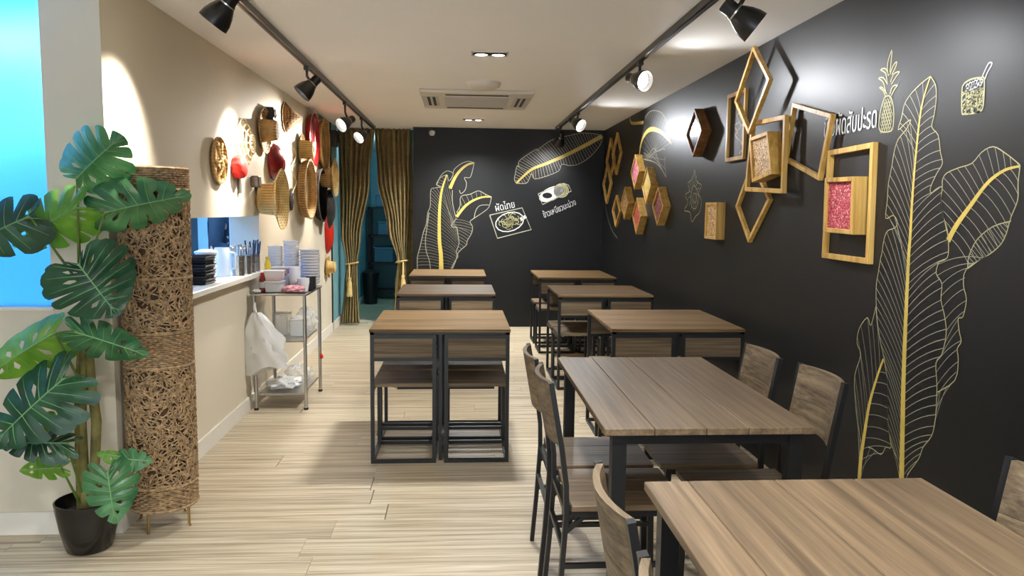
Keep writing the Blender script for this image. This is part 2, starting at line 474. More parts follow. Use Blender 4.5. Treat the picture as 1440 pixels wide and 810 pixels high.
MURAL = {
    'big_mid': [(2.801,1.94),(2.845,1.833),(2.862,1.656),(2.867,1.485),(2.865,1.345),(2.867,1.269),(2.862,1.099),(2.856,0.929),(2.847,0.758),(2.83,0.529),(2.817,0.357)],
    'big_left': [(2.801,1.94),(2.855,1.923),(2.916,1.895),(2.959,1.859),(2.973,1.811),(2.993,1.764),(2.941,1.786),(2.908,1.793),(2.938,1.759),(2.989,1.725),(3.012,1.677),(3.022,1.622),(3.039,1.555),(3.04,1.487),(3.044,1.413),(2.99,1.425),(2.957,1.397),(2.974,1.375),(3.024,1.362),(3.047,1.327),(3.059,1.257),(3.062,1.257),(3.076,1.184),(3.085,1.122),(3.069,1.014),(3.037,0.921),(2.995,0.844),(2.96,0.755),(2.946,0.65),(2.928,0.559),(2.894,0.497),(2.855,0.462)],
    'big_right': [(2.801,1.94),(2.767,1.904),(2.756,1.852),(2.763,1.792),(2.772,1.752),(2.73,1.718),(2.71,1.655),(2.694,1.614),(2.723,1.58),(2.755,1.53),(2.749,1.509),(2.717,1.524),(2.685,1.528),(2.688,1.483),(2.665,1.422),(2.639,1.373),(2.627,1.323),(2.629,1.278),(2.672,1.26),(2.676,1.259),(2.688,1.216),(2.65,1.182),(2.649,1.124),(2.621,1.065),(2.606,1.004),(2.623,0.927),(2.653,0.889),(2.638,0.806),(2.634,0.688),(2.649,0.619),(2.696,0.56),(2.718,0.508),(2.785,0.422)],
    'sec_mid': [(2.303,1.583),(2.373,1.573),(2.448,1.535),(2.524,1.462),(2.591,1.394),(2.632,1.338)],
    'sec_up': [(2.303,1.583),(2.312,1.592),(2.379,1.631),(2.433,1.653),(2.486,1.639),(2.532,1.605),(2.598,1.594),(2.666,1.578),(2.687,1.554),(2.685,1.528),(2.688,1.483),(2.665,1.422),(2.633,1.353)],
    'sec_low': [(2.303,1.583),(2.306,1.531),(2.302,1.478),(2.325,1.426),(2.349,1.354),(2.396,1.311),(2.468,1.274),(2.515,1.246)],
    'sec_tail': [(2.424,1.295),(2.521,1.245),(2.531,1.189),(2.51,1.141),(2.522,1.079),(2.546,1.07),(2.536,1.026),(2.522,0.992),(2.54,0.963),(2.53,0.924),(2.541,0.85),(2.633,0.786)],
    'sec_fold': [(2.324,1.412),(2.405,1.393),(2.476,1.349),(2.513,1.29),(2.515,1.246)],
    'third_mid': [(2.999,0.837),(3.04,0.749),(3.084,0.627),(3.106,0.507),(3.127,0.372),(3.129,0.241)],
    'third_left': [(3.074,1.056),(3.109,0.959),(3.14,0.989),(3.201,0.932),(3.213,0.866),(3.176,0.822),(3.215,0.724),(3.205,0.635),(3.177,0.538),(3.135,0.447)],
    'third_right': [(2.995,0.838),(2.96,0.755),(2.946,0.65),(2.928,0.559),(2.904,0.494),(2.941,0.483),(2.973,0.442),(3.041,0.445),(3.075,0.44)],
    'pine_body': [(3.108,1.907),(3.125,1.877),(3.137,1.833),(3.138,1.793),(3.121,1.771),(3.083,1.764),(3.043,1.765),(3.031,1.782),(3.03,1.821),(3.038,1.861),(3.057,1.897),(3.081,1.91),(3.108,1.907)],
    'pine_leaves': [[(3.099,1.908),(3.121,1.936),(3.151,1.953),(3.127,1.949),(3.091,1.917)],[(3.101,1.928),(3.125,1.971),(3.162,1.992),(3.126,1.989),(3.091,1.956)],[(3.091,1.956),(3.11,2.004),(3.151,2.025),(3.112,2.023),(3.085,1.99)],[(3.09,1.99),(3.1,2.041),(3.074,2.09),(3.074,2.046),(3.078,2.003)],[(3.077,1.993),(3.058,2.024),(3.033,2.036),(3.039,2.016),(3.063,1.991)],[(3.069,1.962),(3.05,1.991),(3.009,1.993),(3.027,1.98),(3.063,1.952)],[(3.068,1.914),(3.053,1.941),(3.016,1.942),(3.034,1.93),(3.058,1.907)]],
    'glass': [(2.511,1.887),(2.545,1.891),(2.582,1.889),(2.606,1.879),(2.612,1.859),(2.604,1.785),(2.59,1.777),(2.549,1.774),(2.513,1.775),(2.498,1.785),(2.495,1.823),(2.5,1.881),(2.511,1.887)],
    'glass_line': [(2.609,1.853),(2.557,1.849),(2.525,1.85),(2.5,1.851)],
    'straw': [(2.515,1.884),(2.493,1.918),(2.483,1.929),(2.472,1.929),(2.468,1.922),(2.487,1.899),(2.497,1.879)],
    'glass_dots': [(2.597,1.838),(2.587,1.843),(2.572,1.84),(2.563,1.83),(2.54,1.837),(2.528,1.838),(2.518,1.842),(2.511,1.833),(2.594,1.813),(2.58,1.811),(2.589,1.802),(2.577,1.803),(2.553,1.81),(2.539,1.814),(2.546,1.823),(2.517,1.816),(2.509,1.81),(2.512,1.802),(2.592,1.791),(2.565,1.788),(2.555,1.789),(2.534,1.784),(2.523,1.791),(2.55,1.802),(2.534,1.826),(2.518,1.785)],
    'glass_dots2': [(2.584,1.87),(2.57,1.874),(2.556,1.874),(2.544,1.877),(2.528,1.879),(2.519,1.868),(2.539,1.866),(2.558,1.863),(2.573,1.861),(2.526,1.859),(2.514,1.875),(2.551,1.865)],
    'far_mid': [(7.46,1.935),(7.44,2.036),(7.347,2.12),(7.162,2.174),(6.946,2.17),(6.671,2.117),(6.443,2.039),(6.318,1.988)],
    'far_out1': [(7.287,2.268),(7.217,2.323),(7.037,2.344),(6.724,2.297),(6.557,2.228),(6.455,2.144),(6.36,2.094),(6.382,2.033),(6.317,1.98)],
    'far_out2': [(7.292,1.988),(7.098,1.948),(6.925,1.996),(6.784,1.96),(6.557,1.967),(6.524,1.949)],
    'far_out3': [(7.284,1.924),(6.983,1.887),(6.771,1.849),(6.6,1.789),(6.447,1.717),(6.509,1.817),(6.506,1.899)],
    'far_mid2': [(7.945,2.399),(7.874,2.333),(7.695,2.304),(7.326,2.272)],
    'far_curve': [(9.451,2.051),(9.285,1.74),(9.126,1.46),(8.802,1.237),(8.405,1.13)],
    'flower': [[(5.659,1.742),(5.723,1.673),(5.819,1.647),(5.762,1.587),(5.885,1.561),(5.802,1.5),(5.897,1.441),(5.744,1.427),(5.686,1.355),(5.596,1.399),(5.507,1.428),(5.472,1.511),(5.546,1.568),(5.485,1.622),(5.602,1.654),(5.659,1.742)],[(5.67,1.628),(5.734,1.558),(5.7,1.47),(5.603,1.456),(5.541,1.526),(5.596,1.598),(5.67,1.628)],[(5.663,1.571),(5.681,1.514),(5.608,1.499),(5.59,1.548),(5.663,1.571)]],
    'orna': [[(4.747,1.792),(4.74,1.87),(4.791,1.933),(4.74,1.966),(4.813,2.033),(4.751,2.064),(4.768,2.125)],[(4.74,1.87),(4.833,1.917),(4.791,1.933),(4.852,1.978),(4.769,1.989)],[(4.74,1.966),(4.688,1.98),(4.719,2.022)],[(4.747,1.792),(4.697,1.827),(4.729,1.869)]],
    'bk_mid': [(-0.161,1.841),(-0.211,1.69),(-0.236,1.556),(-0.249,1.354),(-0.248,1.051),(-0.23,0.881),(-0.226,0.694)],
    'bk_left': [(-0.161,1.841),(-0.236,1.806),(-0.286,1.722),(-0.228,1.698),(-0.303,1.681),(-0.353,1.655),(-0.357,1.471),(-0.387,1.387),(-0.404,1.252),(-0.441,1.15),(-0.471,1.015),(-0.488,0.947),(-0.513,0.845),(-0.514,0.709)],
    'bk_left2': [(-0.373,1.387),(-0.395,1.218),(-0.417,1.049),(-0.404,0.914),(-0.37,0.812),(-0.356,0.71)],
    'bk_top': [(-0.278,1.723),(-0.236,1.823),(-0.169,1.882),(-0.111,1.875),(-0.085,1.842),(-0.135,1.766),(-0.156,1.841)],
    'bk_mid2': [(0.166,1.987),(0.082,1.961),(-0.002,1.893),(-0.068,1.8),(-0.122,1.678)],
    'bk_out2': [(0.166,1.987),(0.099,2.003),(0.015,1.976),(-0.069,1.909),(-0.085,1.859)],
    'bk_out3': [(0.166,1.987),(0.146,1.895),(0.116,1.811),(0.049,1.81),(0.075,1.744),(0.058,1.66),(0.008,1.618),(-0.009,1.659)],
    'bk_stem': [(-0.093,1.658),(-0.093,1.524),(-0.067,1.39),(-0.047,1.34)],
    'bk_mid3': [(0.376,1.583),(0.27,1.579),(0.152,1.535),(0.051,1.459),(-0.042,1.34)],
    'bk_out4': [(0.376,1.583),(0.303,1.613),(0.219,1.654),(0.118,1.611),(0.008,1.584),(0.0,1.475),(-0.042,1.39)],
    'bk_out5': [(0.376,1.583),(0.347,1.462),(0.271,1.394),(0.17,1.325),(0.119,1.282),(0.15,1.223),(0.137,1.139),(0.087,1.053),(0.078,1.002),(0.002,0.934),(-0.035,0.882),(-0.048,0.814),(-0.09,0.712)],
    'bk_out6': [(0.347,1.487),(0.237,1.477),(0.186,1.41),(0.17,1.325)],
    'bk_right': [(-0.041,1.323),(-0.104,1.238),(-0.083,1.213),(-0.041,1.213),(-0.024,1.12),(-0.012,1.019),(-0.045,0.916),(-0.023,0.866),(-0.065,0.797),(-0.107,0.711)],
    'lf_mid': [(1.709,2.33),(1.5,2.212),(1.267,2.093),(1.035,1.99),(0.872,1.926),(0.756,1.832),(0.675,1.75)],
    'lf_up': [(1.709,2.33),(1.638,2.352),(1.474,2.361),(1.31,2.33),(1.1,2.274),(0.962,2.18),(0.927,2.145),(0.904,2.156),(0.73,2.039),(0.696,1.981),(0.708,1.946),(0.68,1.957),(0.662,1.865),(0.651,1.796),(0.675,1.75)],
    'lf_low': [(1.709,2.33),(1.688,2.226),(1.573,2.086),(1.434,1.992),(1.317,1.971),(1.222,1.984),(1.189,1.907),(1.06,1.848),(0.897,1.804),(0.861,1.868),(0.827,1.798),(0.792,1.751),(0.675,1.75)],
    'fr1': [(0.357,1.364),(0.749,1.456),(0.863,1.194),(0.453,1.085),(0.357,1.364)],
    'fr2': [(0.942,1.626),(1.25,1.757),(1.309,1.735),(1.346,1.666),(0.995,1.499),(0.942,1.626)],
    'noodle_c': (0.599,1.285),
    'mango_c': (1.223,1.669),
    'rice_c': (1.083,1.628),
    't1': [(0.464,1.423),(0.615,1.46)],
    't2': [(1.072,1.402),(1.344,1.507)],
    't3': [(3.52,1.789),(3.185,1.776)],
    't3h': [(3.503,1.787),(3.512,1.866)],
}
# ------------------------------------------------------------------ the setting
fl = struct('floor', MB().box((-3.6, YF, -0.06), (XR + 0.1, 13.2, -0.006)), M['joint'])
rng = random.Random(4)
PW, PL, G = 0.19, 1.22, 0.0016
def plank_mesh(L):
    return MB().box((0, 0, -0.006), (L - G, PW - G, 0.0)).mesh('plank', M['floor'])
pm = {}
y = 0.6
row = 0
while y < 13.0:
    x = -3.5 if y < 3.3 else XL - 0.01
    x1 = XR if y < YB else -0.2
    x -= 0.0 if y < 3.3 else 0.0
    first = rng.uniform(0.25, 1.0) * PL
    while x < x1 - 0.01:
        L = min(first, x1 - x)
        first = PL
        key = round(L, 2)
        if key not in pm:
            pm[key] = plank_mesh(key)
        o = bpy.data.objects.new('plank', pm[key])
        col.objects.link(o)
        o.location = (x, y, 0)
        o.parent = fl
        x += L
    y += PW
    row += 1

struct('ceiling', MB().box((-3.7, YF, ZC), (XR + 0.1, 13.2, ZC + 0.08)), M['ceil'])
wr = struct('wall_right', MB().box((XR, YF, 0), (XR + 0.1, YB + 0.1, ZC)), M['blackwall'], 'matt black painted wall with gold leaf mural')
wb = struct('wall_back', MB().box((-0.562, YB, 0), (XR, YB + 0.1, ZC)), M['blackwall'], 'black painted end wall with gold leaf drawings')
# left wall with its serving hatch
wl = MB()
wl.box((XL - 0.207, 3.36, 0), (XL, 3.75, ZC))
wl.box((XL - 0.207, 5.80, 0), (XL, 8.97, ZC))
wl.box((XL - 0.207, 3.75, 0), (XL, 5.80, 0.94))
wl.box((XL - 0.207, 3.75, 1.365), (XL, 5.80, ZC))
struct('wall_left', wl, M['cream'], 'cream wall with serving hatch')
struct('trim_1', MB().box((XL - 0.21, 8.97, 0), (XL + 0.012, 9.01, ZC)), M['black'], 'thin black edge strip at end of cream wall')
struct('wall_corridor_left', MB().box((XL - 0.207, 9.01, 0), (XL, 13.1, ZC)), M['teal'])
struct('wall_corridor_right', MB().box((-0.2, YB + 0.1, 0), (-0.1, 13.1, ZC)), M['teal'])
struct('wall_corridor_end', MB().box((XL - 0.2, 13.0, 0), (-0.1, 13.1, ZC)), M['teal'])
# near-left wall with the frosted window into the kitchen
WX0, WX1, WZ0, WZ1 = -3.2, -1.725, 0.985, 2.375
wn = MB()
wn.box((WX1, 3.36, 0), (XL - 0.207, 3.5, ZC))
wn.box((-3.7, 3.36, 0), (WX0, 3.5, ZC))
wn.box((WX0, 3.36, 0), (WX1, 3.5, WZ0))
wn.box((WX0, 3.36, WZ1), (WX1, 3.5, ZC))
struct('wall_near_left', wn, M['cream'], 'cream wall below and beside the blue frosted window')
struct('wall_far_left', MB().box((-3.7, YF, 0), (-3.6, 3.36, ZC)), M['cream'])
# unseen wall behind the camera; its wide glazed opening is added for sky fill
wf = MB()
wf.box((-3.7, YF - 0.1, 0), (XR + 0.1, YF, 0.35))
wf.box((-3.7, YF - 0.1, 2.15), (XR + 0.1, YF, ZC))
wf.box((-3.7, YF - 0.1, 0.35), (-3.2, YF, 2.15))
wf.box((1.3, YF - 0.1, 0.35), (XR + 0.1, YF, 2.15))
struct('wall_front', wf, M['cream'])
struct('fill_window', MB().box((-3.2, YF - 0.06, 0.35), (1.3, YF - 0.052, 2.15)), glassy('fill_window_glass', (1, 1, 1), 0.02, 0.06))
pdl = bpy.data.lights.new('window_portal', 'AREA')
pdl.shape = 'RECTANGLE'
pdl.size, pdl.size_y = 4.5, 1.8
pdl.cycles.is_portal = True
pol = bpy.data.objects.new('window_portal', pdl)
col.objects.link(pol)
pol.location = (-0.95, YF - 0.04, 1.25)
pol.rotation_euler = (math.pi / 2, 0, 0)
# window pane (frosted) + sill
pane, pnt, pb = principled('frosted_glass')
tl = N(pnt, 'ShaderNodeBsdfTranslucent')
tl.inputs[0].default_value = (0.36, 0.74, 1.0, 1)
pb.inputs['Base Color'].default_value = (0.25, 0.55, 0.8, 1)
pb.inputs['Roughness'].default_value = 0.25
pmx = N(pnt, 'ShaderNodeMixShader')
pmx.inputs[0].default_value = 0.12
pnt.links.new(tl.outputs[0], pmx.inputs[1])
pnt.links.new(pb.outputs[0], pmx.inputs[2])
pnt.links.new(pmx.outputs[0], pnt.nodes['Material Output'].inputs[0])
win = struct('window_1', MB().box((WX0, 3.40, WZ0 + 0.012), (WX1, 3.408, WZ1)), pane, 'blue glowing frosted window')
MB().box((WX0, 3.352, WZ0 - 0.002), (WX1 + 0.004, 3.5, WZ0 + 0.012)).build('window_sill', M['white'], win)
# skirting
def skirting(name, a, b, h=0.1, t=0.014):
    struct(name, MB().box((min(a[0], b[0]), min(a[1], b[1]), 0), (max(a[0], b[0]), max(a[1], b[1]), h)), M['white'])
skirting('baseboard_left', (XL, 3.36), (XL + 0.013, 8.97))
skirting('baseboard_near_left', (-3.6, 3.347), (XL + 0.013, 3.36))
skirting('baseboard_corridor', (XL, 9.01), (XL + 0.013, 13.0))
skirting('baseboard_far_left', (-3.6, YF), (-3.587, 3.347))
# serving ledge
lg = MB().box((XL - 0.207, 3.75, 0.94), (XL, 5.80, 0.975)).box((XL, 3.70, 0.94), (-1.405, 5.64, 0.975)).build('serving_ledge', M['white'], bevel=0.004)
tag(lg, 'white serving ledge running along the kitchen hatch', 'ledge')
# kitchen behind the left wall
struct('wall_kitchen_far', MB().box((-4.3, 9.2, 0), (XL - 0.207, 9.3, ZC)), M['bluewall'])
struct('wall_kitchen_left', MB().box((-4.3, 3.5, 0), (-4.2, 9.2, ZC)), M['bluewall'])
struct('wall_kitchen_inner', MB().box((XL - 0.215, 3.5, 1.365), (XL - 0.2075, 9.2, ZC)).box((XL - 0.215, 5.80, 0), (XL - 0.2075, 9.2, 1.365)), M['bluewall'])
struct('floor_kitchen', MB().box((-4.3, 3.5, -0.05), (XL - 0.2, 9.3, -0.005)), M['acgrey'])
struct('ceiling_kitchen', MB().box((-4.3, 3.36, ZC), (-3.7, 9.3, ZC + 0.08)), M['bluewall'])
def tubelight(loc, L, watts, label, color, axis='X', tilt=0):
    t = thing('tube_light', label, 'light', loc, 0 if axis == 'X' else math.pi / 2, 'kitchen tube lights')
    MB().box((-L / 2, -0.04, 0.03), (L / 2, 0.04, 0.07)).build('housing', M['acwhite'], t)
    MB().tube([(-L / 2 + 0.03, 0, 0.0), (L / 2 - 0.03, 0, 0.0)], 0.018, 10).build('tube', emit('tube_glow', color, 6.0), t, True)
    d = bpy.data.lights.new('tube_lamp', 'AREA')
    d.shape = 'RECTANGLE'
    d.size, d.size_y = L, 0.05
    d.energy = watts
    d.color = color
    o = bpy.data.objects.new('tube_lamp', d)
    col.objects.link(o)
    o.parent = t
    o.location = (0, 0, -0.03)
    o.rotation_euler = (R_(tilt), 0, 0)
BLUE = (0.07, 0.27, 1.0)
WHITE = (0.80, 0.93, 1.0)
tubelight((-2.45, 3.53, 2.14), 1.4, 120.0, 'tube light high behind the frosted window', WHITE, tilt=-88)
tubelight((-2.6, 6.6, 2.31), 1.2, 105.0, 'tube light on kitchen ceiling beyond the hatch', (0.22, 0.56, 1.0), 'Y')
tubelight((-3.2, 4.9, 2.31), 1.2, 60.0, 'tube light on kitchen ceiling near the frosted window', BLUE, 'Y')
# corridor lamp
cl = thing('corridor_lamp', 'small round ceiling lamp in the corridor behind the curtains', 'lamp', (-0.85, 10.7, ZC - 0.05))
MB().lathe([(0.0, 0.0), (0.1, 0.0), (0.12, 0.02), (0.12, 0.05)], 20).build('diffuser', emit('corridor_glow', (0.35, 0.75, 0.9), 4.0), cl, True)
pd = bpy.data.lights.new('corridor_light', 'POINT')
pd.energy = 22.0
pd.color = (0.38, 0.78, 0.95)
pd.shadow_soft_size = 0.1
po = bpy.data.objects.new('corridor_light', pd)
col.objects.link(po)
po.parent = cl
po.location = (0, 0, -0.12)

# ------------------------------------------------------------------ murals (paint: parts of the walls)
def ribbon(mb, pts, wd, place, off=0.0015):
    """flat painted stroke along pts; wd = width or list of widths"""
    P2 = [Vector(p) for p in pts]
    k = len(P2)
    ws = wd if isinstance(wd, (list, tuple)) else [wd] * k
    vs, fs = [], []
    for i, p in enumerate(P2):
        t = P2[min(i + 1, k - 1)] - P2[max(i - 1, 0)]
        if t.length < 1e-9:
            t = Vector((1, 0))
        t.normalize()
        nrm = Vector((-t.y, t.x))
        a, b = p + nrm * ws[i] / 2, p - nrm * ws[i] / 2
        vs += [place(a.x, a.y, off), place(b.x, b.y, off)]
    for i in range(k - 1):
        fs.append((2 * i, 2 * i + 1, 2 * i + 3, 2 * i + 2))
    mb.add(vs, fs)
onR = lambda u, v, o: (XR - o, u, v)
onB = lambda u, v, o: (u, YB - o, v)

def smooth_line(pts, n=4):
    P2 = [Vector(p) for p in pts]
    out = []
    k = len(P2)
    for i in range(k - 1):
        p0, p1, p2, p3 = P2[max(i - 1, 0)], P2[i], P2[i + 1], P2[min(i + 2, k - 1)]
        for j in range(n):
            t = j / n
            out.append(0.5 * ((2 * p1) + (p2 - p0) * t + (2 * p0 - 5 * p1 + 4 * p2 - p3) * t * t + (3 * p1 - p0 - 3 * p2 + p3) * t ** 3))
    out.append(P2[-1])
    return out

def resample(pts, n):
    P2 = [Vector(p) for p in pts]
    d = [0]
    for i in range(1, len(P2)):
        d.append(d[-1] + (P2[i] - P2[i - 1]).length)
    out = []
    j = 0
    for q in range(n):
        t = d[-1] * q / (n - 1)
        while j < len(d) - 2 and d[j + 1] < t:
            j += 1
        s_ = (t - d[j]) / max(1e-9, d[j + 1] - d[j])
        out.append(P2[j].lerp(P2[j + 1], min(1, max(0, s_))))
    return out

def ribs(mb, mid, out, n, place, wd, bow=0.12, a=0.03, b=0.97, lift=0.0):
    """fine veins from the midrib to the leaf edge"""
    m_ = resample(smooth_line(mid), 200)
    o_ = resample(out, 200)
    for i in range(n):
        t = a + (b - a) * i / (n - 1)
        p = m_[min(199, int(199 * min(1, max(0, t + lift))))]
        q = o_[int(199 * t)]
        dlt = q - p
        c = (p + q) / 2 + Vector((0, 1)) * dlt.length * bow
        ln = [p * (1 - s) ** 2 + c * 2 * s * (1 - s) + q * s * s for s in (0, .2, .4, .6, .8, 1)]
        ribbon(mb, ln, wd, place, 0.0012)

def taper(n, w0, w1):
    return [w0 + (w1 - w0) * i / (n - 1) for i in range(n)]

mr_ = smooth_line(MURAL['big_mid'])
MB_ = MB()
ribbon(MB_, mr_, taper(len(mr_), 0.006, 0.034), onR)
s2 = smooth_line(MURAL['sec_mid'])
ribbon(MB_, s2, taper(len(s2), 0.006, 0.026), onR)
s3 = smooth_line(MURAL['third_mid'])
ribbon(MB_, s3, taper(len(s3), 0.010, 0.030), onR)
MB_.build('mural_midrib', M['gold_paint'], wr, label='gold painted midribs of the tall banana leaves')
mb = MB()
for k in ('big_left', 'big_right', 'sec_up', 'sec_low', 'sec_tail', 'sec_fold', 'third_left', 'third_right'):
    ribbon(mb, smooth_line(MURAL[k], 3), 0.0036, onR, 0.0018)
mb.build('mural_leaf_outline', M['limeline'], wr, label='pale outlines of the tall banana leaves')
mb = MB()
ribs(mb, MURAL['big_mid'], MURAL['big_left'], 46, onR, 0.0024, 0.10, lift=0.03)
ribs(mb, MURAL['big_mid'], MURAL['big_right'], 46, onR, 0.0024, 0.10, lift=0.03)
ribs(mb, MURAL['sec_mid'], MURAL['sec_up'], 16, onR, 0.0022, 0.05)
ribs(mb, MURAL['sec_mid'], MURAL['sec_low'], 12, onR, 0.0022, 0.15)
ribs(mb, MURAL['big_right'][18:30], MURAL['sec_tail'], 16, onR, 0.0020, 0.12)
ribs(mb, MURAL['sec_fold'], MURAL['sec_low'][3:], 18, onR, 0.0020, 0.0)
ribs(mb, MURAL['third_mid'], MURAL['third_left'], 12, onR, 0.0020, 0.1, lift=0.05)
ribs(mb, MURAL['third_mid'], MURAL['third_right'], 12, onR, 0.0020, 0.1)
mb.build('mural_leaf_vein', M['chalk'], wr, label='fine pale veins of the tall banana leaves')
# pineapple
mb = MB()
ribbon(mb, smooth_line(MURAL['pine_body'], 3), 0.0045, onR)
for q in MURAL['pine_leaves']:
    ribbon(mb, smooth_line(q, 3), 0.0045, onR)
pu = [p[0] for p in MURAL['pine_body']]
pv = [p[1] for p in MURAL['pine_body']]
u0, u1, v0, v1 = min(pu), max(pu), min(pv), max(pv)
for i in range(5):
    for j in range(9):
        cu = u0 + (u1 - u0) * (0.18 + 0.16 * i + (0.08 if j % 2 else 0))
        cv = v0 + (v1 - v0) * (0.06 + 0.1 * j)
        if abs(cu - (u0 + u1) / 2) < (u1 - u0) * (0.42 - 0.02 * j):
            r = 0.011
            ribbon(mb, [(cu - r * .7, cv), (cu, cv + r), (cu + r * .7, cv), (cu, cv - r), (cu - r * .7, cv)], 0.0025, onR)
mb.build('mural_pineapple', M['limeline'], wr, label='pale line drawing of a pineapple')
# iced drink
mb = MB()
ribbon(mb, smooth_line(MURAL['glass'], 3), 0.006, onR)
ribbon(mb, MURAL['glass_line'], 0.004, onR)
rg = random.Random(3)
gu = [p[0] for p in MURAL['glass']]; gv = [p[1] for p in MURAL['glass']]
for p in MURAL['glass_dots']:
    r = 0.012
    ribbon(mb, [(p[0] + math.cos(a) * r, p[1] + math.sin(a) * r * 1.1) for a in [rg.uniform(0, .5) + k * 1.2 for k in range(5)]], 0.006, onR)
mb.build('mural_drink', M['limeline'], wr, label='pale line drawing of an iced drink with straw')
mb = MB()
ribbon(mb, smooth_line(MURAL['straw'], 3), 0.005, onR)
for p in MURAL['glass_dots2']:
    r = 0.008
    ribbon(mb, [(p[0] + math.cos(a) * r, p[1] + math.sin(a) * r) for a in [k * 1.3 for k in range(5)]], 0.005, onR)
mb.build('mural_drink_ice', M['chalkw'], wr, label='white dots and straw of the drink drawing')
# far leaf on the right wall, flower, ornament
mb = MB()
f1 = smooth_line(MURAL['far_mid'])
ribbon(mb, f1, [0.02 + 0.022 * math.sin(math.pi * i / (len(f1) - 1)) for i in range(len(f1))], onR)
f2 = smooth_line(MURAL['far_mid2'])
ribbon(mb, f2, 0.03, onR)
mb.build('mural_far_midrib', M['gold_paint'], wr, label='curved gold stroke of the far leaf')
mb = MB()
for k in ('far_out1', 'far_out2', 'far_out3', 'far_curve'):
    ribbon(mb, smooth_line(MURAL[k], 3), 0.007, onR)
ribs(mb, MURAL['far_mid'][::-1], MURAL['far_out3'], 14, onR, 0.003, 0.0)
ribs(mb, MURAL['far_mid'], MURAL['far_out1'], 14, onR, 0.003, 0.0)
mb.build('mural_far_leaf', M['chalk'], wr, label='pale outline of the far leaf')
mb = MB()
for q in MURAL['flower']:
    ribbon(mb, smooth_line(q, 3), 0.006, onR)
fc = Vector(MURAL['flower'][2][0])
for k in range(14):
    a = k * 2 * math.pi / 14
    ribbon(mb, [fc + Vector((math.cos(a), math.sin(a))) * 0.05, fc + Vector((math.cos(a + .2), math.sin(a + .2))) * 0.14], 0.004, onR)
mb.build('mural_flower', M['limeline'], wr, label='faint line drawing of a flower')
mb = MB()
for q in MURAL['orna']:
    ribbon(mb, smooth_line(q, 3), 0.008, onR)
mb.build('mural_sprig', M['limeline'], wr, label='faint sprig drawn inside a gold frame')
# back wall
mb = MB()
for k, w0, w1 in (('bk_mid', 0.015, 0.055), ('bk_mid2', 0.02, 0.04), ('bk_mid3', 0.015, 0.035), ('lf_mid', 0.05, 0.02)):
    q = smooth_line(MURAL[k])
    ribbon(mb, q, taper(len(q), w0, w1), onB)
mb.build('mural_back_midrib', M['gold_paint'], wb, label='gold midribs of the leaves on the end wall')
mb = MB()
for k in ('bk_left', 'bk_left2', 'bk_top', 'bk_out2', 'bk_out3', 'bk_stem', 'bk_out4', 'bk_out5', 'bk_out6', 'bk_right', 'lf_up', 'lf_low'):
    ribbon(mb, smooth_line(MURAL[k], 3), 0.0075, onB, 0.0018)
ribs(mb, MURAL['bk_mid'], MURAL['bk_left'], 34, onB, 0.0028, 0.12)
ribs(mb, MURAL['bk_mid'], MURAL['bk_right'], 26, onB, 0.0018, 0.12)
ribs(mb, MURAL['bk_right'], MURAL['bk_out5'][4:], 18, onB, 0.0026, 0.1)
ribs(mb, MURAL['bk_mid3'], MURAL['bk_out4'], 10, onB, 0.003, 0.05)
ribs(mb, MURAL['lf_mid'], MURAL['lf_up'], 40, onB, 0.0042, 0.0)
ribs(mb, MURAL['lf_mid'], MURAL['lf_low'], 36, onB, 0.0042, 0.0)
for k in ('fr1', 'fr2'):
    ribbon(mb, MURAL[k], 0.012, onB, 0.0018)
mb.build('mural_back_outline', M['chalk'], wb, label='pale leaf outlines and dish frames on the end wall')
mb = MB()
nc = Vector(MURAL['noodle_c'])
rg = random.Random(8)
for k in range(46):
    a, r = rg.uniform(0, 6.28), rg.uniform(0.0, 0.85)
    c = nc + Vector((math.cos(a) * r * 0.16, math.sin(a) * r * 0.10 + 0.02 * math.cos(a)))
    b0 = rg.uniform(0, 6.28)
    ribbon(mb, [c + Vector((math.cos(b0 + t), math.sin(b0 + t) * .8)) * 0.035 for t in (0, .7, 1.4, 2.1, 2.8)], 0.007, onB)
mc = Vector(MURAL['mango_c'])
for k in range(4):
    r = 0.085 - 0.02 * k
    ribbon(mb, [mc + Vector((math.cos(t * .45) * r, math.sin(t * .45) * r * 0.95)) for t in range(15)], 0.014, onB)
mb.build('mural_dish', M['limeline'], wb, label='yellow noodle and mango drawings on the end wall')
mb = MB()
rc = Vector(MURAL['rice_c'])
n = 18
poly = [rc + Vector((math.cos(t * 2 * math.pi / n) * 0.15 + 0.02, math.sin(t * 2 * math.pi / n) * 0.085 + 0.05 * math.cos(t * 2 * math.pi / n))) for t in range(n)]
hole = [rc + Vector((math.cos(t * 2 * math.pi / n) * 0.06 - 0.03, math.sin(t * 2 * math.pi / n) * 0.035 - 0.02)) for t in range(n)]
mb.add([onB(p.x, p.y, 0.0015) for p in poly + hole], [(i, (i + 1) % n, n + (i + 1) % n, n + i) for i in range(n)])
ribbon(mb, [nc + Vector((math.cos(t * .42) * 0.17, math.sin(t * .42) * 0.115 + 0.03 * math.cos(t * .42))) for t in range(16)], 0.012, onB)
ribbon(mb, [nc + Vector((0.13, 0.03)), nc + Vector((0.2, 0.07))], 0.04, onB)
mb.build('mural_rice', M['chalkw'], wb, label='white rice and plate drawn on the end wall')

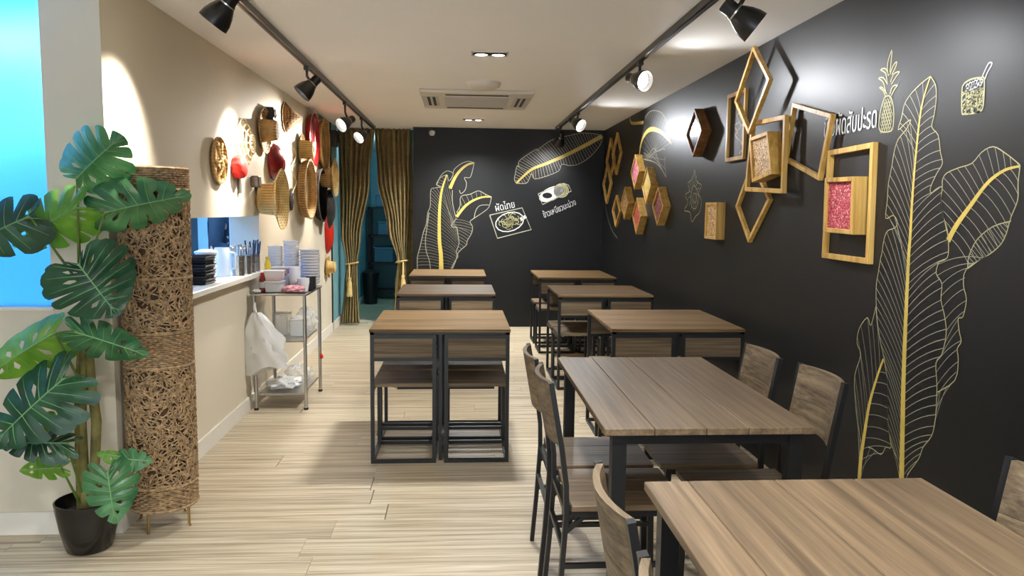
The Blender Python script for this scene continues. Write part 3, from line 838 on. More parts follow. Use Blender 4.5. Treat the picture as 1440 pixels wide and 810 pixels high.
def lettering(name, body, size, mat, mw, parent, label, sx=1.0):
    c = bpy.data.curves.new(name, 'FONT')
    c.body = body
    c.size = size
    c.extrude = 0.0006
    c.align_x, c.align_y = 'CENTER', 'CENTER'
    o = bpy.data.objects.new(name, c)
    col.objects.link(o)
    dg = bpy.context.evaluated_depsgraph_get()
    me = bpy.data.meshes.new_from_object(o.evaluated_get(dg))
    bpy.data.objects.remove(o)
    me.materials.clear()
    me.materials.append(mat)
    m = bpy.data.objects.new(name, me)
    col.objects.link(m)
    m.parent = parent
    m.matrix_local = mw @ Matrix.Diagonal((sx, 1, 1, 1))
    m['label'] = label
    return m
def back_mat(x, z, ang):
    return Matrix.Translation((x, YB - 0.002, z)) @ Matrix.Rotation(math.pi / 2, 4, 'X') @ Matrix.Rotation(ang, 4, 'Z')
def right_mat(yv, z, ang):
    return Matrix.Translation((XR - 0.002, yv, z)) @ Matrix.Rotation(-math.pi / 2, 4, 'Z') @ Matrix.Rotation(math.pi / 2, 4, 'X') @ Matrix.Rotation(ang, 4, 'Z')
lettering('mural_lettering', 'ผัดไทย', 0.12, M['chalkw'], back_mat(0.54, 1.47, 0.22), wb, 'white painted Thai lettering above the noodle drawing', 0.75)
lettering('mural_lettering', 'ข้าวเหนียวมะม่วง', 0.105, M['chalkw'], back_mat(1.205, 1.45, 0.40), wb, 'white painted Thai lettering below the rice drawing', 0.62)
lettering('mural_lettering', 'ข้าวผัดสับปะรด', 0.13, M['chalkw'], right_mat(3.39, 1.83, 0.0), wr, 'white painted Thai lettering beside the pineapple drawing', 0.62)
# ------------------------------------------------------------------ track lights, downlights, ceiling fittings
def rail(name, x, y0, y1, label):
    t = thing(name, label, 'track', (x, y0, ZC - 0.035))
    MB().box((-0.018, 0, 0), (0.018, y1 - y0, 0.035)).build('rail', M['lampblack'], t)
    MB().box((-0.006, 0.01, -0.002), (0.006, y1 - y0 - 0.01, 0.001)).build('slot', M['dark'], t)
    MB().cbox((0, 0.012, 0.0175), (0.042, 0.024, 0.041)).build('end_cap', M['lampblack'], t)
    MB().cbox((0, y1 - y0 - 0.012, 0.0175), (0.042, 0.024, 0.041)).build('end_cap', M['lampblack'], t)
rail('lighting_track', -1.02, 0.4, 9.28, 'long black lighting track above the cream wall side')
rail('lighting_track', 1.12, 0.4, 9.0, 'long black lighting track above the black wall side')

def track_lamp(x, y, aim, label, watts, size, color, head_z=2.19):
    t = thing('track_lamp', label, 'lamp', (x, y, ZC - 0.035), 0, 'track lamps')
    top = Vector((0, 0, 0))
    hz = head_z - (ZC - 0.035)
    MB().cbox((0, 0, -0.012), (0.03, 0.07, 0.026)).build('adapter', M['lampblack'], t)
    d = (Vector(aim) - Vector((x, y, head_z))).normalized()
    piv = Vector((0, 0, hz)) - d * 0.045
    MB().tube([(0, 0, -0.02), (0, 0, piv.z * 0.55), (piv.x, piv.y, piv.z)], 0.009, 8).build('stem', M['lampblack'], t, True)
    q = d.to_track_quat('Z', 'Y').to_matrix().to_4x4()
    mb = MB()
    mb.M = Matrix.Translation(Vector((0, 0, hz)) - d * 0.06) @ q
    mb.lathe([(0.0, -0.045), (0.026, -0.045), (0.031, -0.038), (0.031, 0.0), (0.036, 0.012), (0.036, 0.02), (0.042, 0.03), (0.054, 0.055), (0.063, 0.085), (0.066, 0.115), (0.063, 0.115), (0.058, 0.088)], 28)
    mb.build('shade', M['lampblack'], t, True)
    mb = MB()
    mb.M = Matrix.Translation(Vector((0, 0, hz)) - d * 0.06) @ q
    mb.lathe([(0.0375, 0.012), (0.0375, 0.018)], 24)
    mb.build('collar', M['chrome'], t, True)
    mb = MB()
    mb.M = Matrix.Translation(Vector((0, 0, hz)) - d * 0.06) @ q
    mb.lathe([(0.0, 0.094), (0.03, 0.092), (0.050, 0.086), (0.056, 0.078)], 24)
    mb.build('lamp_face', M['bulb'], t, True)
    spot(t, Vector((x, y, head_z)) + d * 0.062, aim, watts, size, 1.0, color, 0.035)
    return t
track_lamp(-1.02, 3.44, (-1.47, 3.48, 1.70), 'black track lamp nearest the frosted window, pointing at the cream corner', P_SPOT_L * 1.9, 66, WARM, 2.25)
track_lamp(-1.02, 5.30, (-1.49, 5.14, 1.72), 'black track lamp over the serving hatch, second on the left track', P_SPOT_L * 2.4, 62, WARM, 2.22)
track_lamp(-1.02, 7.00, (-1.45, 6.55, 1.85), 'black track lamp aimed at the hats, lit face showing, third on the left track', P_SPOT_L * 1.6, 95, WARM, 2.18)
track_lamp(-1.02, 8.15, (-1.45, 7.65, 1.75), 'black track lamp closest to the curtain, last on the left track', P_SPOT_L * 1.5, 95, WARM, 2.18)
track_lamp(-1.02, 1.30, (-1.0, 2.3, 0.0), 'added black track lamp, out of view on the left track', P_SPOT_L * 0.5, 85, NEUT, 2.2)  # unseen lamp added as fill on the near floor
track_lamp(1.12, 3.06, (1.74, 2.95, 1.72), 'black bell-shaped track lamp nearest on the right track', P_SPOT_R * 0.9, 110, COOL, 2.19)
track_lamp(1.12, 4.86, (1.74, 3.85, 1.92), 'black track lamp lighting the gold frames, lit face showing', P_SPOT_R * 0.8, 105, COOL, 2.25)
track_lamp(1.12, 7.42, (1.74, 6.70, 1.75), 'black track lamp over the diamond boxes, third on the right track', P_SPOT_R * 1.0, 130, COOL, 2.26)
track_lamp(1.12, 8.72, (1.0, 9.3, 1.60), 'black track lamp against the end wall mural', P_SPOT_R * 0.7, 95, COOL, 2.22)
track_lamp(1.12, 1.70, (1.74, 2.45, 1.75), 'added black track lamp, out of view on the right track', P_SPOT_R * 1.2, 100, COOL, 2.2)  # unseen lamp added to brighten the near black wall
track_lamp(1.12, 0.75, (1.0, 1.4, 0.75), 'added black track lamp above the nearest table, out of view', P_SPOT_R * 0.9, 85, NEUT, 2.2)  # unseen lamp added to light the nearest tabletop

def downlight(x, y, label, watts):
    t = thing('downlight', label, 'downlight', (x, y, ZC), 0, 'recessed twin downlights')
    w2, d2 = 0.115, 0.062
    mb = MB()
    for a, b in (((-w2, -d2), (w2, -d2 + 0.008)), ((-w2, d2 - 0.008), (w2, d2)), ((-w2, -d2), (-w2 + 0.008, d2)), ((w2 - 0.008, -d2), (w2, d2))):
        mb.box((a[0], a[1], -0.006), (b[0], b[1], 0.0))
    mb.build('frame', M['acwhite'], t)
    MB().box((-w2 + 0.008, -d2 + 0.008, -0.002), (w2 - 0.008, d2 - 0.008, -0.0005)).build('recess', M['dark'], t)
    for sx in (-1, 1):
        MB().lathe([(0.047, -0.002), (0.048, -0.010), (0.041, -0.012), (0.041, -0.004)], 20, cx=sx * 0.053).build('lamp_ring', M['lampblack'], t, True)
        MB().lathe([(0.0, -0.011), (0.03, -0.010), (0.041, -0.006)], 20, cx=sx * 0.053).build('lamp_face', M['bulb'], t, True)
        spot(t, (x + sx * 0.053, y, ZC - 0.025), (x + sx * 0.053, y, 0), watts, 150, 1.0, NEUT, 0.04)
downlight(0.18, 4.90, 'twin recessed downlight in front of the air conditioner', P_DOWN)
downlight(0.14, 8.43, 'twin recessed downlight between air conditioner and end wall', P_DOWN * 1.8)
downlight(0.18, 1.4, 'added twin recessed downlight above the viewer, out of view', P_DOWN)  # unseen fitting added for general room light
downlight(0.18, -1.2, 'added twin recessed downlight behind the viewer, out of view', P_DOWN)  # another added fitting, unseen, filling the room from behind the camera
downlight(-2.2, 0.6, 'added twin recessed downlight over the near left corner, out of view', P_DOWN * 0.2)  # weak unseen fill added on the near left side

ac = thing('air_conditioner', 'white four-way cassette air conditioner in the ceiling', 'air conditioner', (0.135, 6.86, ZC))
MB().box((-0.47, -0.5, -0.03), (0.47, 0.5, 0.0)).build('panel', M['acwhite'], ac, bevel=0.008)
g = MB()
for k in range(16):
    yy = -0.27 + k * 0.036
    g.box((-0.27, yy, -0.040), (0.27, yy + 0.026, -0.030))
g.build('grille', M['acgrey'], ac)
for a, b in (((-0.26, -0.42), (0.26, -0.37)), ((-0.26, 0.37), (0.26, 0.42))):
    MB().box((a[0], a[1], -0.033), (b[0], b[1], -0.0295)).build('slot', M['dark'], ac)
for sx in (-1, 1):
    for k in (0, 1):
        xx = sx * (0.36 + 0.045 * k)
        MB().box((xx - 0.012, -0.26, -0.033), (xx + 0.012, 0.26, -0.0295)).build('slot', M['dark'], ac)
    MB().box((sx * 0.39 - 0.07, -0.3, -0.0315), (sx * 0.39 + 0.07, 0.3, -0.030)).build('louvre', M['acgrey'], ac)
tag(MB().lathe([(0.0, -0.045), (0.09, -0.045), (0.125, -0.03), (0.135, -0.008), (0.135, 0.0)], 28, cx=0.175, cy=6.02, cz=ZC).build('ceiling_diffuser', M['acwhite'], None, True), 'flat white round disc on the ceiling before the air conditioner', 'ceiling disc')
scam = thing('security_camera', 'small black and white dome camera at top of the end wall', 'camera', (-0.36, YB, 2.34))
MB().tube([(0, 0, 0.03), (0, -0.04, 0.03), (0.02, -0.07, 0.0)], 0.016, 10).build('bracket', M['black'], scam, True)
MB().lathe([(0.0, -0.04), (0.025, -0.035), (0.036, -0.01), (0.034, 0.015), (0.0, 0.03)], 16, cx=0.025, cy=-0.08, cz=-0.012).build('dome', M['china'], scam, True)

# ------------------------------------------------------------------ compact table sets
def compact_table(label, x0, x1, y0, y1, group='compact wood and steel tables'):
    W_, D_ = x1 - x0, y1 - y0
    t = thing('dining_table', label, 'table', ((x0 + x1) / 2, (y0 + y1) / 2, 0), 0, group)
    MB().cbox((0, 0, 0.756), (W_, D_, 0.018)).build('tabletop', M['woodx'], t, bevel=0.0015)
    mb = MB()
    hx, hy = W_ / 2 - 0.004, D_ / 2 - 0.004
    for a, b in (((-hx, -hy), (hx, -hy + 0.022)), ((-hx, hy - 0.022), (hx, hy)), ((-hx, -hy), (-hx + 0.022, hy)), ((hx - 0.022, -hy), (hx, hy))):
        mb.box((a[0], a[1], 0.735), (b[0], b[1], 0.747))
    mb.build('top_frame', M['steel'], t)
    for s in (-1, 1):
        MB().box((-0.009, s * (hy - 0.06) - 0.0125, 0.0), (0.009, s * (hy - 0.06) + 0.0125, 0.736)).build('leg', M['steel'], t)
    MB().box((-0.009, -hy + 0.075, 0.0), (0.009, hy - 0.075, 0.022)).build('floor_rail', M['steel'], t)
    MB().box((-0.009, -hy + 0.02, 0.712), (0.009, hy - 0.02, 0.736)).build('top_rail', M['steel'], t)
    return t
def compact_chair():
    t = thing('compact_chair', '', 'chair', (0, 0, 0), 0, 'low-backed chairs pushed under the compact tables')
    b, hw, dp = 0.021, 0.172, 0.362
    for s in (-1, 1):
        MB().box((s * hw - b / 2, -b / 2, 0), (s * hw + b / 2, b / 2, 0.733)).build('back_post', M['steel'], t)
        MB().box((s * hw - b / 2, dp - b, 0), (s * hw + b / 2, dp, 0.432)).build('front_leg', M['steel'], t)
        MB().box((s * hw - b / 2, b / 2, 0), (s * hw + b / 2, dp - b, b)).build('floor_rail', M['steel'], t)
        MB().box((s * hw - b / 2, b / 2, 0.412), (s * hw + b / 2, dp - b, 0.432)).build('seat_rail', M['steel'], t)
    MB().box((-hw + b / 2, -b / 2, 0.713), (hw - b / 2, b / 2, 0.733)).build('top_rail', M['steel'], t)
    MB().box((-hw + b / 2, -b / 2, 0.585), (hw - b / 2, b / 2, 0.603)).build('back_rail', M['steel'], t)
    MB().box((-hw + b / 2, -b / 2, 0.0), (hw - b / 2, b / 2, b)).build('foot_rail', M['steel'], t)
    MB().box((-hw + b / 2, dp - b, 0.09), (hw - b / 2, dp, 0.108)).build('stretcher', M['steel'], t)
    MB().box((-hw + b / 2, dp - b, 0.0), (hw - b / 2, dp, b)).build('front_rail', M['steel'], t)
    MB().box((-hw + b / 2 - 0.004, -0.008, 0.603), (hw - b / 2 + 0.004, 0.006, 0.713)).build('back_panel', M['woodg'], t)
    MB().box((-hw - 0.004, 0.018, 0.432), (hw + 0.004, dp + 0.004, 0.452)).build('seat', M['woodg'], t, bevel=0.002)
    return t
sets = [('nearest in left row', -0.50, 0.285, 4.235, 5.05), ('middle of left row', -0.497, 0.283, 6.03, 6.80), ('farthest in left row', -0.51, 0.265, 7.70, 8.54),
        ('behind the large tables', 0.862, 1.634, 4.25, 5.10), ('middle by the black wall', 0.78, 1.54, 5.98, 6.78), ('farthest by the black wall', 0.785, 1.565, 7.55, 8.50)]
cc = compact_chair()
used = [False]
for lab, x0, x1, y0, y1 in sets:
    compact_table('compact wood-topped table with thin black frame, ' + lab, x0, x1, y0, y1)
    xc = (x0 + x1) / 2
    off = (x1 - x0) / 4 + 0.009
    for side, yy, rz in (('front', y0 + 0.015, 0.0), ('rear', y1 - 0.015, math.pi)):
        for nm, s in (('left', -1), ('right', 1)):
            pos = (xc + s * off, yy, 0)
            lb = 'low chair tucked %s %s, compact table %s' % (side, nm, lab)
            if not used[0]:
                cc.location = pos
                cc['label'] = lb
                used[0] = True
            else:
                dup(cc, pos, rz, lb)

# ------------------------------------------------------------------ the two large tables
def big_table(label, x0, x1, y0, y1, cuts):
    W_, D_ = x1 - x0, y1 - y0
    t = thing('dining_table', label, 'table', ((x0 + x1) / 2, (y0 + y1) / 2, 0), 0, 'large wood plank tables')
    e = [0.0] + cuts + [1.0]
    for a, b in zip(e[:-1], e[1:]):
        bx0, bx1 = -W_ / 2 + a * W_, -W_ / 2 + b * W_
        o = MB().box((-(bx1 - bx0) / 2 + 0.0008, -D_ / 2, -0.011), ((bx1 - bx0) / 2 - 0.0008, D_ / 2, 0.011)).build('board', M['wood'], t, bevel=0.0018)
        o.location = ((bx0 + bx1) / 2, 0, 0.752)
    lw = 0.045
    for sx in (-1, 1):
        for sy in (-1, 1):
            cx, cy = sx * (W_ / 2 - 0.03 - lw / 2), sy * (D_ / 2 - 0.02 - lw / 2)
            MB().box((cx - lw / 2, cy - lw / 2, 0), (cx + lw / 2, cy + lw / 2, 0.741)).build('leg', M['steel'], t)
    for sx in (-1, 1):
        cx = sx * (W_ / 2 - 0.03 - lw / 2)
        MB().box((cx - 0.014, -D_ / 2 + 0.066, 0.706), (cx + 0.014, D_ / 2 - 0.066, 0.741)).build('apron', M['steel'], t)
    for sy in (-1, 1):
        cy = sy * (D_ / 2 - 0.02 - lw / 2)
        MB().box((-W_ / 2 + 0.075, cy - 0.014, 0.706), (W_ / 2 - 0.075, cy + 0.014, 0.741)).build('apron', M['steel'], t)
big_table('large plank-topped table with black legs, second from the viewer by the black wall', 0.445, 1.115, 2.275, 3.43, [0.235, 0.48, 0.68])
big_table('large plank-topped table at the bottom right, nearest the viewer', 0.458, 1.175, 0.66, 1.82, [0.155, 0.463, 0.75])

def bent_chair():
    t = thing('dining_chair', '', 'chair', (0, 0, 0), 0, 'chairs with curved wooden backs at the large tables')
    hw = 0.168
    for s in (-1, 1):
        MB().tube([(s * hw, -0.035, 0), (s * hw, -0.018, 0.20), (s * hw, -0.004, 0.42), (s * hw, -0.006, 0.52), (s * hw, -0.022, 0.64), (s * hw, -0.062, 0.868)], 0.0165, 4, True, 0.72, up=(1, 0, 0)).build('back_post', M['steel'], t)
        MB().bar((s * hw, 0.375, 0), (s * hw, 0.365, 0.435), 0.022).build('front_leg', M['steel'], t)
        MB().bar((s * hw, 0.01, 0.422), (s * hw, 0.375, 0.422), 0.02).build('seat_rail', M['steel'], t)
        MB().bar((s * hw, -0.016, 0.24), (s * hw, 0.365, 0.24), 0.016).build('stretcher', M['steel'], t)
        MB().bar((s * hw, -0.004, 0.36), (s * hw, 0.06, 0.415), 0.014).build('bracket', M['steel'], t)
    MB().bar((-hw + 0.01, 0.368, 0.422), (hw - 0.01, 0.368, 0.422), 0.02).build('front_rail', M['steel'], t)
    MB().bar((-hw + 0.01, 0.0, 0.422), (hw - 0.01, 0.0, 0.422), 0.02).build('back_rail', M['steel'], t)
    MB().bar((-hw + 0.01, -0.012, 0.30), (hw - 0.01, -0.012, 0.30), 0.016).build('cross_rail', M['steel'], t)
    # curved back boards
    def board(z0, z1, th=0.016):
        mb = MB()
        n = 8
        vs = []
        def yy(z):
            return -0.022 - (z - 0.64) * (0.04 / 0.228)
        for th_ in (0, 1):
            for z in (z0, z1):
                for i in range(n + 1):
                    u = -1 + 2 * i / n
                    bow = -0.030 * (1 - u * u)
                    vs.append((u * (hw - 0.012), yy(z) + 0.010 + bow - th * th_, z))
        k = n + 1
        fs = []
        for i in range(n):
            fs += [(i, i + 1, k + i + 1, k + i), (2 * k + i, 3 * k + i, 3 * k + i + 1, 2 * k + i + 1), (i, 2 * k + i, 2 * k + i + 1, i + 1), (k + i, k + i + 1, 3 * k + i + 1, 3 * k + i)]
        fs += [(0, k, 3 * k, 2 * k), (n, 2 * k + n, 3 * k + n, k + n)]
        mb.add(vs, fs)
        return mb
    board(0.742, 0.866).build('back_board', M['woodg'], t)
    board(0.650, 0.7405).build('back_board', M['woodg'], t)
    for a, b in ((-0.186, -0.0605), (-0.0595, 0.0595), (0.0605, 0.186)):
        MB().box((a, 0.012, 0.434), (b, 0.40, 0.454)).build('seat_board', M['wood'], t, bevel=0.0018)
    return t
bc = bent_chair()
first = True
for x, y, rz, lb in [(0.362, 2.625, -90, 'wood-backed chair on the aisle side of the second large table, nearer one'),
                     (0.352, 3.03, -90, 'wood-backed chair on the aisle side of the second large table, farther one'),
                     (1.222, 2.60, 90, 'wood-backed chair on the black wall side of second large table, nearer one'),
                     (1.180, 3.03, 90, 'wood-backed chair on the black wall side of second large table, farther one'),
                     (0.375, 1.50, -90, 'wood-backed chair on the aisle side of the nearest table, curved back at bottom centre'),
                     (0.365, 1.03, -90, 'wood-backed chair at the bottom edge, only its back corner in view'),
                     (1.225, 1.49, 90, 'wood-backed chair at the right edge beside the nearest table')]:
    if first:
        bc.location, bc.rotation_euler, first = (x, y, 0), (0, 0, R_(rz)), False
        bc['label'] = lb
    else:
        dup(bc, (x, y, 0), R_(rz), lb)

# ------------------------------------------------------------------ frames and boxes on the black wall
def rect_pts(cu, cv, w_, h_, ang):
    out = []
    for a, b in ((-1, -1), (1, -1), (1, 1), (-1, 1)):
        p = Vector((a * w_ / 2, b * h_ / 2))
        p.rotate(Matrix.Rotation(R_(ang), 2))
        out.append((cu + p.x, cv + p.y))
    return out
def inset(pts, d):
    P2 = [Vector(p) for p in pts]
    n = len(P2)
    out = []
    for i in range(n):
        a, b, c = P2[i - 1], P2[i], P2[(i + 1) % n]
        e0, e1 = (b - a).normalized(), (c - b).normalized()
        n0, n1 = Vector((-e0.y, e0.x)), Vector((-e1.y, e1.x))
        m_ = (n0 + n1).normalized()
        out.append(b + m_ * (d / max(0.2, m_.dot(n0))))
    return [tuple(p) for p in out]
def ccw(pts):
    s_ = sum(pts[i][0] * pts[(i + 1) % len(pts)][1] - pts[(i + 1) % len(pts)][0] * pts[i][1] for i in range(len(pts)))
    return pts if s_ > 0 else pts[::-1]
def wall_frame(name, label, cat, pts, fw, xb, depth, mat, group, back=None, fill=None, fill_in=0.012, fname='fill'):
    """mitred frame of four bars; pts = outer corners (y,z); xb = rear face x; front at xb-depth"""
    pts = ccw(pts)
    cu = sum(p[0] for p in pts) / 4
    cv = sum(p[1] for p in pts) / 4
    t = thing(name, label, cat, (xb, cu, cv), 0, group)
    o_ = [(p[0] - cu, p[1] - cv) for p in pts]
    i_ = inset(o_, fw)
    for k in range(4):
        q = [o_[k], o_[(k + 1) % 4], i_[(k + 1) % 4], i_[k]]
        MB().prism(q, lambda a, b: (0, a, b), lambda a, b: (-depth, a, b)).build('frame_bar', mat, t, bevel=0.0012)
    if fill:
        MB().prism(i_, lambda a, b: (0, a, b), lambda a, b: (-depth + fill_in, a, b)).build(fname, fill, t)
    return t
SG = 'open gold wooden frames on the black wall'
wall_frame('gold_frame', 'upright gold frame with a faint sprig drawn inside it', 'frame', [(4.955, 1.755), (4.955, 2.182), (4.635, 2.182), (4.635, 1.755)], 0.024, XR, 0.02, M['gold_wood'], SG)
wall_frame('gold_frame', 'large upright gold frame around the red petal box', 'frame', [(3.54, 1.22), (3.535, 1.722), (3.135, 1.728), (3.12, 1.218)], 0.024, XR, 0.024, M['gold_wood'], SG)
wall_frame('gold_frame', 'tilted gold frame leaning right beside the lettering', 'frame', [(3.925, 1.995), (3.49, 1.885), (3.585, 1.585), (4.01, 1.708)], 0.021, XR - 0.012, 0.024, M['gold_wood'], SG)
wall_frame('gold_frame', 'nearly square gold frame around the tan seed box', 'frame', [(4.40, 1.95), (3.93, 1.935), (3.92, 1.53), (4.46, 1.555)], 0.024, XR - 0.044, 0.024, M['gold_wood'], SG)
wall_frame('gold_frame', 'gold diamond frame reaching up to the ceiling', 'frame', [(4.335, 2.365), (4.08, 2.14), (4.35, 1.872), (4.60, 2.09)], 0.022, XR - 0.076, 0.025, M['gold_wood'], SG)
wall_frame('gold_frame', 'gold diamond frame lowest of the overlapping cluster', 'frame', [(4.475, 1.735), (4.19, 1.505), (4.48, 1.25), (4.72, 1.468)], 0.022, XR, 0.025, M['gold_wood'], SG)
BG = 'wooden boxes of grain and petals on the black wall'
f_red = speckle('red_petals', [lin((150, 30, 45)), lin((190, 60, 70)), lin((120, 20, 40)), lin((215, 130, 130)), lin((170, 40, 60))], 130)
f_tan = speckle('tan_seeds', [lin((150, 110, 60)), lin((196, 156, 100)), lin((110, 76, 40)), lin((216, 180, 128))], 150)
f_pink = speckle('pink_petals', [lin((170, 70, 110)), lin((205, 110, 140)), lin((230, 170, 180)), lin((140, 50, 80))], 110)
f_yel = speckle('yellow_grain', [lin((205, 176, 90)), lin((224, 200, 120)), lin((186, 152, 70))], 150)
f_bean = speckle('red_beans', [lin((150, 50, 38)), lin((176, 70, 52)), lin((116, 32, 26)), lin((196, 110, 84))], 110)
f_dark = speckle('dark_red_petals', [lin((90, 24, 30)), lin((130, 44, 48)), lin((60, 16, 20)), lin((170, 90, 84))], 110)
f_glass = plain('dark_red_glass', lin((48, 10, 16)), 0.16, var=0.2, scale=20, spec=0.35)
wall_frame('petal_box', 'gold box of red petals inside the large upright frame', 'box', [(3.455, 1.345), (3.465, 1.592), (3.20, 1.588), (3.19, 1.340)], 0.02, XR, 0.065, M['gold_wood'], BG, fill=f_red)
wall_frame('seed_box', 'tilted gold box of tan seeds in the overlapping cluster', 'box', [(4.30, 1.60), (4.37, 1.855), (4.11, 1.868), (4.02, 1.635)], 0.02, XR - 0.012, 0.075, M['gold_wood'], BG, fill=f_tan)
wall_frame('seed_box', 'small upright gold box of tan seeds, alone below the gold frames', 'box', rect_pts(5.08, 1.372, 0.235, 0.245, 0), 0.018, XR, 0.06, M['gold_wood'], BG, fill=f_tan)
def diamond(cu, cv, w_, h_):
    return [(cu, cv - h_ / 2), (cu + w_ / 2, cv), (cu, cv + h_ / 2), (cu - w_ / 2, cv)]
wall_frame('diamond_box', 'brown diamond box with dark red glass, hanging alone', 'box', diamond(5.50, 1.995, 0.40, 0.345), 0.018, XR, 0.07, M['brown_wood'], BG, fill=f_glass)
for cu, cv, w_, h_, fm, lb in ((7.36, 1.805, 0.36, 0.335, f_pink, 'diamond box of pink petals, top of the diamond cluster'), (6.88, 1.66, 0.36, 0.34, f_yel, 'diamond box of yellow grain, middle of the diamond cluster'),
                         (7.79, 1.51, 0.36, 0.335, f_tan, 'diamond box of tan seeds, leftmost of the diamond cluster'), (7.24, 1.385, 0.36, 0.35, f_bean, 'diamond box of red beans, lowest of the diamond cluster'),
                         (6.46, 1.475, 0.37, 0.33, f_dark, 'diamond box of dark red petals, rightmost of the diamond cluster')):
    wall_frame('diamond_box', lb, 'box', diamond(cu, cv, w_, h_), 0.016, XR, 0.068, M['gold_wood'], BG, fill=fm)
for cu, cv, w_, h_, xo, lb in ((8.85, 2.02, 0.50, 0.50, 0.0, 'thin diamond frame nearest the end wall corner, upper left of its cluster'), (8.36, 2.05, 0.48, 0.46, 0.028, 'thin diamond frame upper right in the cluster near the end wall'),
                           (8.72, 1.74, 0.50, 0.46, 0.056, 'thin diamond frame in the middle of the cluster near the end wall'), (8.43, 1.43, 0.44, 0.36, 0.0, 'thin diamond frame lowest in the cluster near the end wall')):
    wall_frame('hollow_diamond', lb, 'frame', diamond(cu, cv, w_, h_), 0.026, XR - xo, 0.025, M['gold_wood'], 'thin diamond frames near the end wall corner')

# ------------------------------------------------------------------ hats, trays and baskets on the cream wall
HG = 'woven hats, trays and baskets on the cream wall'
def hat(name, label, y, z, r, crown_r, crown_h, mat, flip=False, curl=0.02, squash=1.0):
    """straw hat hung by its brim; flip: crown to the wall, brim outward"""
    t = thing(name, label, 'hat', (XL, y, z), 0, HG)
    d = crown_h
    th = 0.006
    if not flip:
        prof_b = [(crown_r, 0.012), (r * 0.8, 0.008), (r, 0.008 + curl), (r, 0.014 + curl), (r * 0.8, 0.015), (crown_r, 0.02)]
        prof_c = [(crown_r * 1.02, 0.012), (crown_r * 0.98, d * 0.4), (crown_r * 0.93, d * 0.8), (crown_r * 0.84, d), (crown_r * 0.3, d + 0.01), (0.0, d + 0.008)]
    else:
        prof_b = [(crown_r * 1.05, d * 0.72), (r * 0.72, d * 0.84), (r * 0.9, d * 0.95), (r, d), (r * 1.0, d + 0.008), (r * 0.88, d * 0.98), (r * 0.7, d * 0.88), (crown_r, d * 0.76)]
        prof_c = [(0.0, 0.004), (crown_r * 0.8, 0.004), (crown_r * 0.95, 0.02), (crown_r, d * 0.4), (crown_r * 1.05, d * 0.73), (crown_r * 1.0, d * 0.73), (crown_r * 0.93, d * 0.4), (crown_r * 0.85, 0.03), (0, 0.02)]
    wob = lambda a, i: 1 + 0.03 * math.sin(3 * a + y) + 0.02 * math.sin(5 * a)
    MB().lathe(prof_b, 32, 'X', wob=wob).build('brim', mat, t, True)
    MB().lathe(prof_c, 28, 'X').build('crown', mat, t, True)
    return t
def tray(name, label, y, z, r, depth, mat, rim_mat=None, ry=None, cat='tray', tilt=0.0, inner=None):
    """round tray seen hollow side out; ry = horizontal radius"""
    t = thing(name, label, cat, (XL, y, z), 0, HG)
    t.rotation_euler = (0, 0, R_(tilt))
    k = (ry or r) / r
    mb = MB()
    mb.M = Matrix.Diagonal((1, k, 1, 1))
    mb.lathe([(0.0, 0.004), (r * 0.9, 0.004), (r * 0.97, depth * 0.5), (r, depth), (r * 0.96, depth), (r * 0.93, depth * 0.5), (r * 0.86, 0.012), (0.0, 0.012)], 36, 'X')
    mb.build('dish', mat, t, True)
    mb = MB()
    mb.M = Matrix.Diagonal((1, k, 1, 1))
    mb.lathe([(r * 0.965, depth - 0.004), (r * 1.02, depth - 0.006), (r * 1.03, depth + 0.006), (r * 0.965, depth + 0.008), (r * 0.965, depth - 0.004)], 36, 'X')
    mb.build('rim', rim_mat or mat, t, True)
    if inner:
        mb = MB()
        mb.M = Matrix.Diagonal((1, k, 1, 1))
        mb.lathe([(0.0, 0.0145), (r * 0.8, 0.0145)], 30, 'X')
        mb.build('lining', inner, t, True)
    return t
def dome(name, label, y, z, r, h, mat, cat, ry=None, cone=False):
    t = thing(name, label, cat, (XL, y, z), 0, HG)
    k = (ry or r) / r
    mb = MB()
    mb.M = Matrix.Diagonal((1, k, 1, 1))
    if cone:
        mb.lathe([(0.0, 0.004), (r, 0.004), (r * 1.0, 0.010), (r * 0.55, h * 0.52), (r * 0.1, h * 0.94), (0.0, h)], 32, 'X')
    else:
        mb.lathe([(0.0, 0.004), (r, 0.004), (r, 0.012), (r * 0.86, h * 0.5), (r * 0.5, h * 0.88), (0.0, h)], 32, 'X')
    mb.build('shell', mat, t, True)
    mb = MB()
    mb.M = Matrix.Diagonal((1, k, 1, 1))
    mb.lathe([(r * 0.98, 0.003), (r * 1.03, 0.004), (r * 1.03, 0.014), (r * 0.98, 0.016)], 32, 'X')
    mb.build('rim', mat, t, True)
    return t
wt = tray('woven_tray', 'flat tan woven tray with twisted cross strand, leftmost on the cream wall', 4.84, 1.71, 0.14, 0.022, M['tan'])
mb = MB()
for k in range(3):
    a0 = k * 2.1
    mb.tube([(0.022, math.cos(a0) * 0.12, math.sin(a0) * 0.12), (0.034, math.cos(a0 + .5) * 0.05, math.sin(a0 + .5) * 0.05), (0.03, -math.cos(a0 + .3) * 0.06, -math.sin(a0 + .3) * 0.06), (0.02, -math.cos(a0) * 0.12, -math.sin(a0) * 0.12)], 0.010, 6)
mb.build('twist', M['straw'], wt, True)
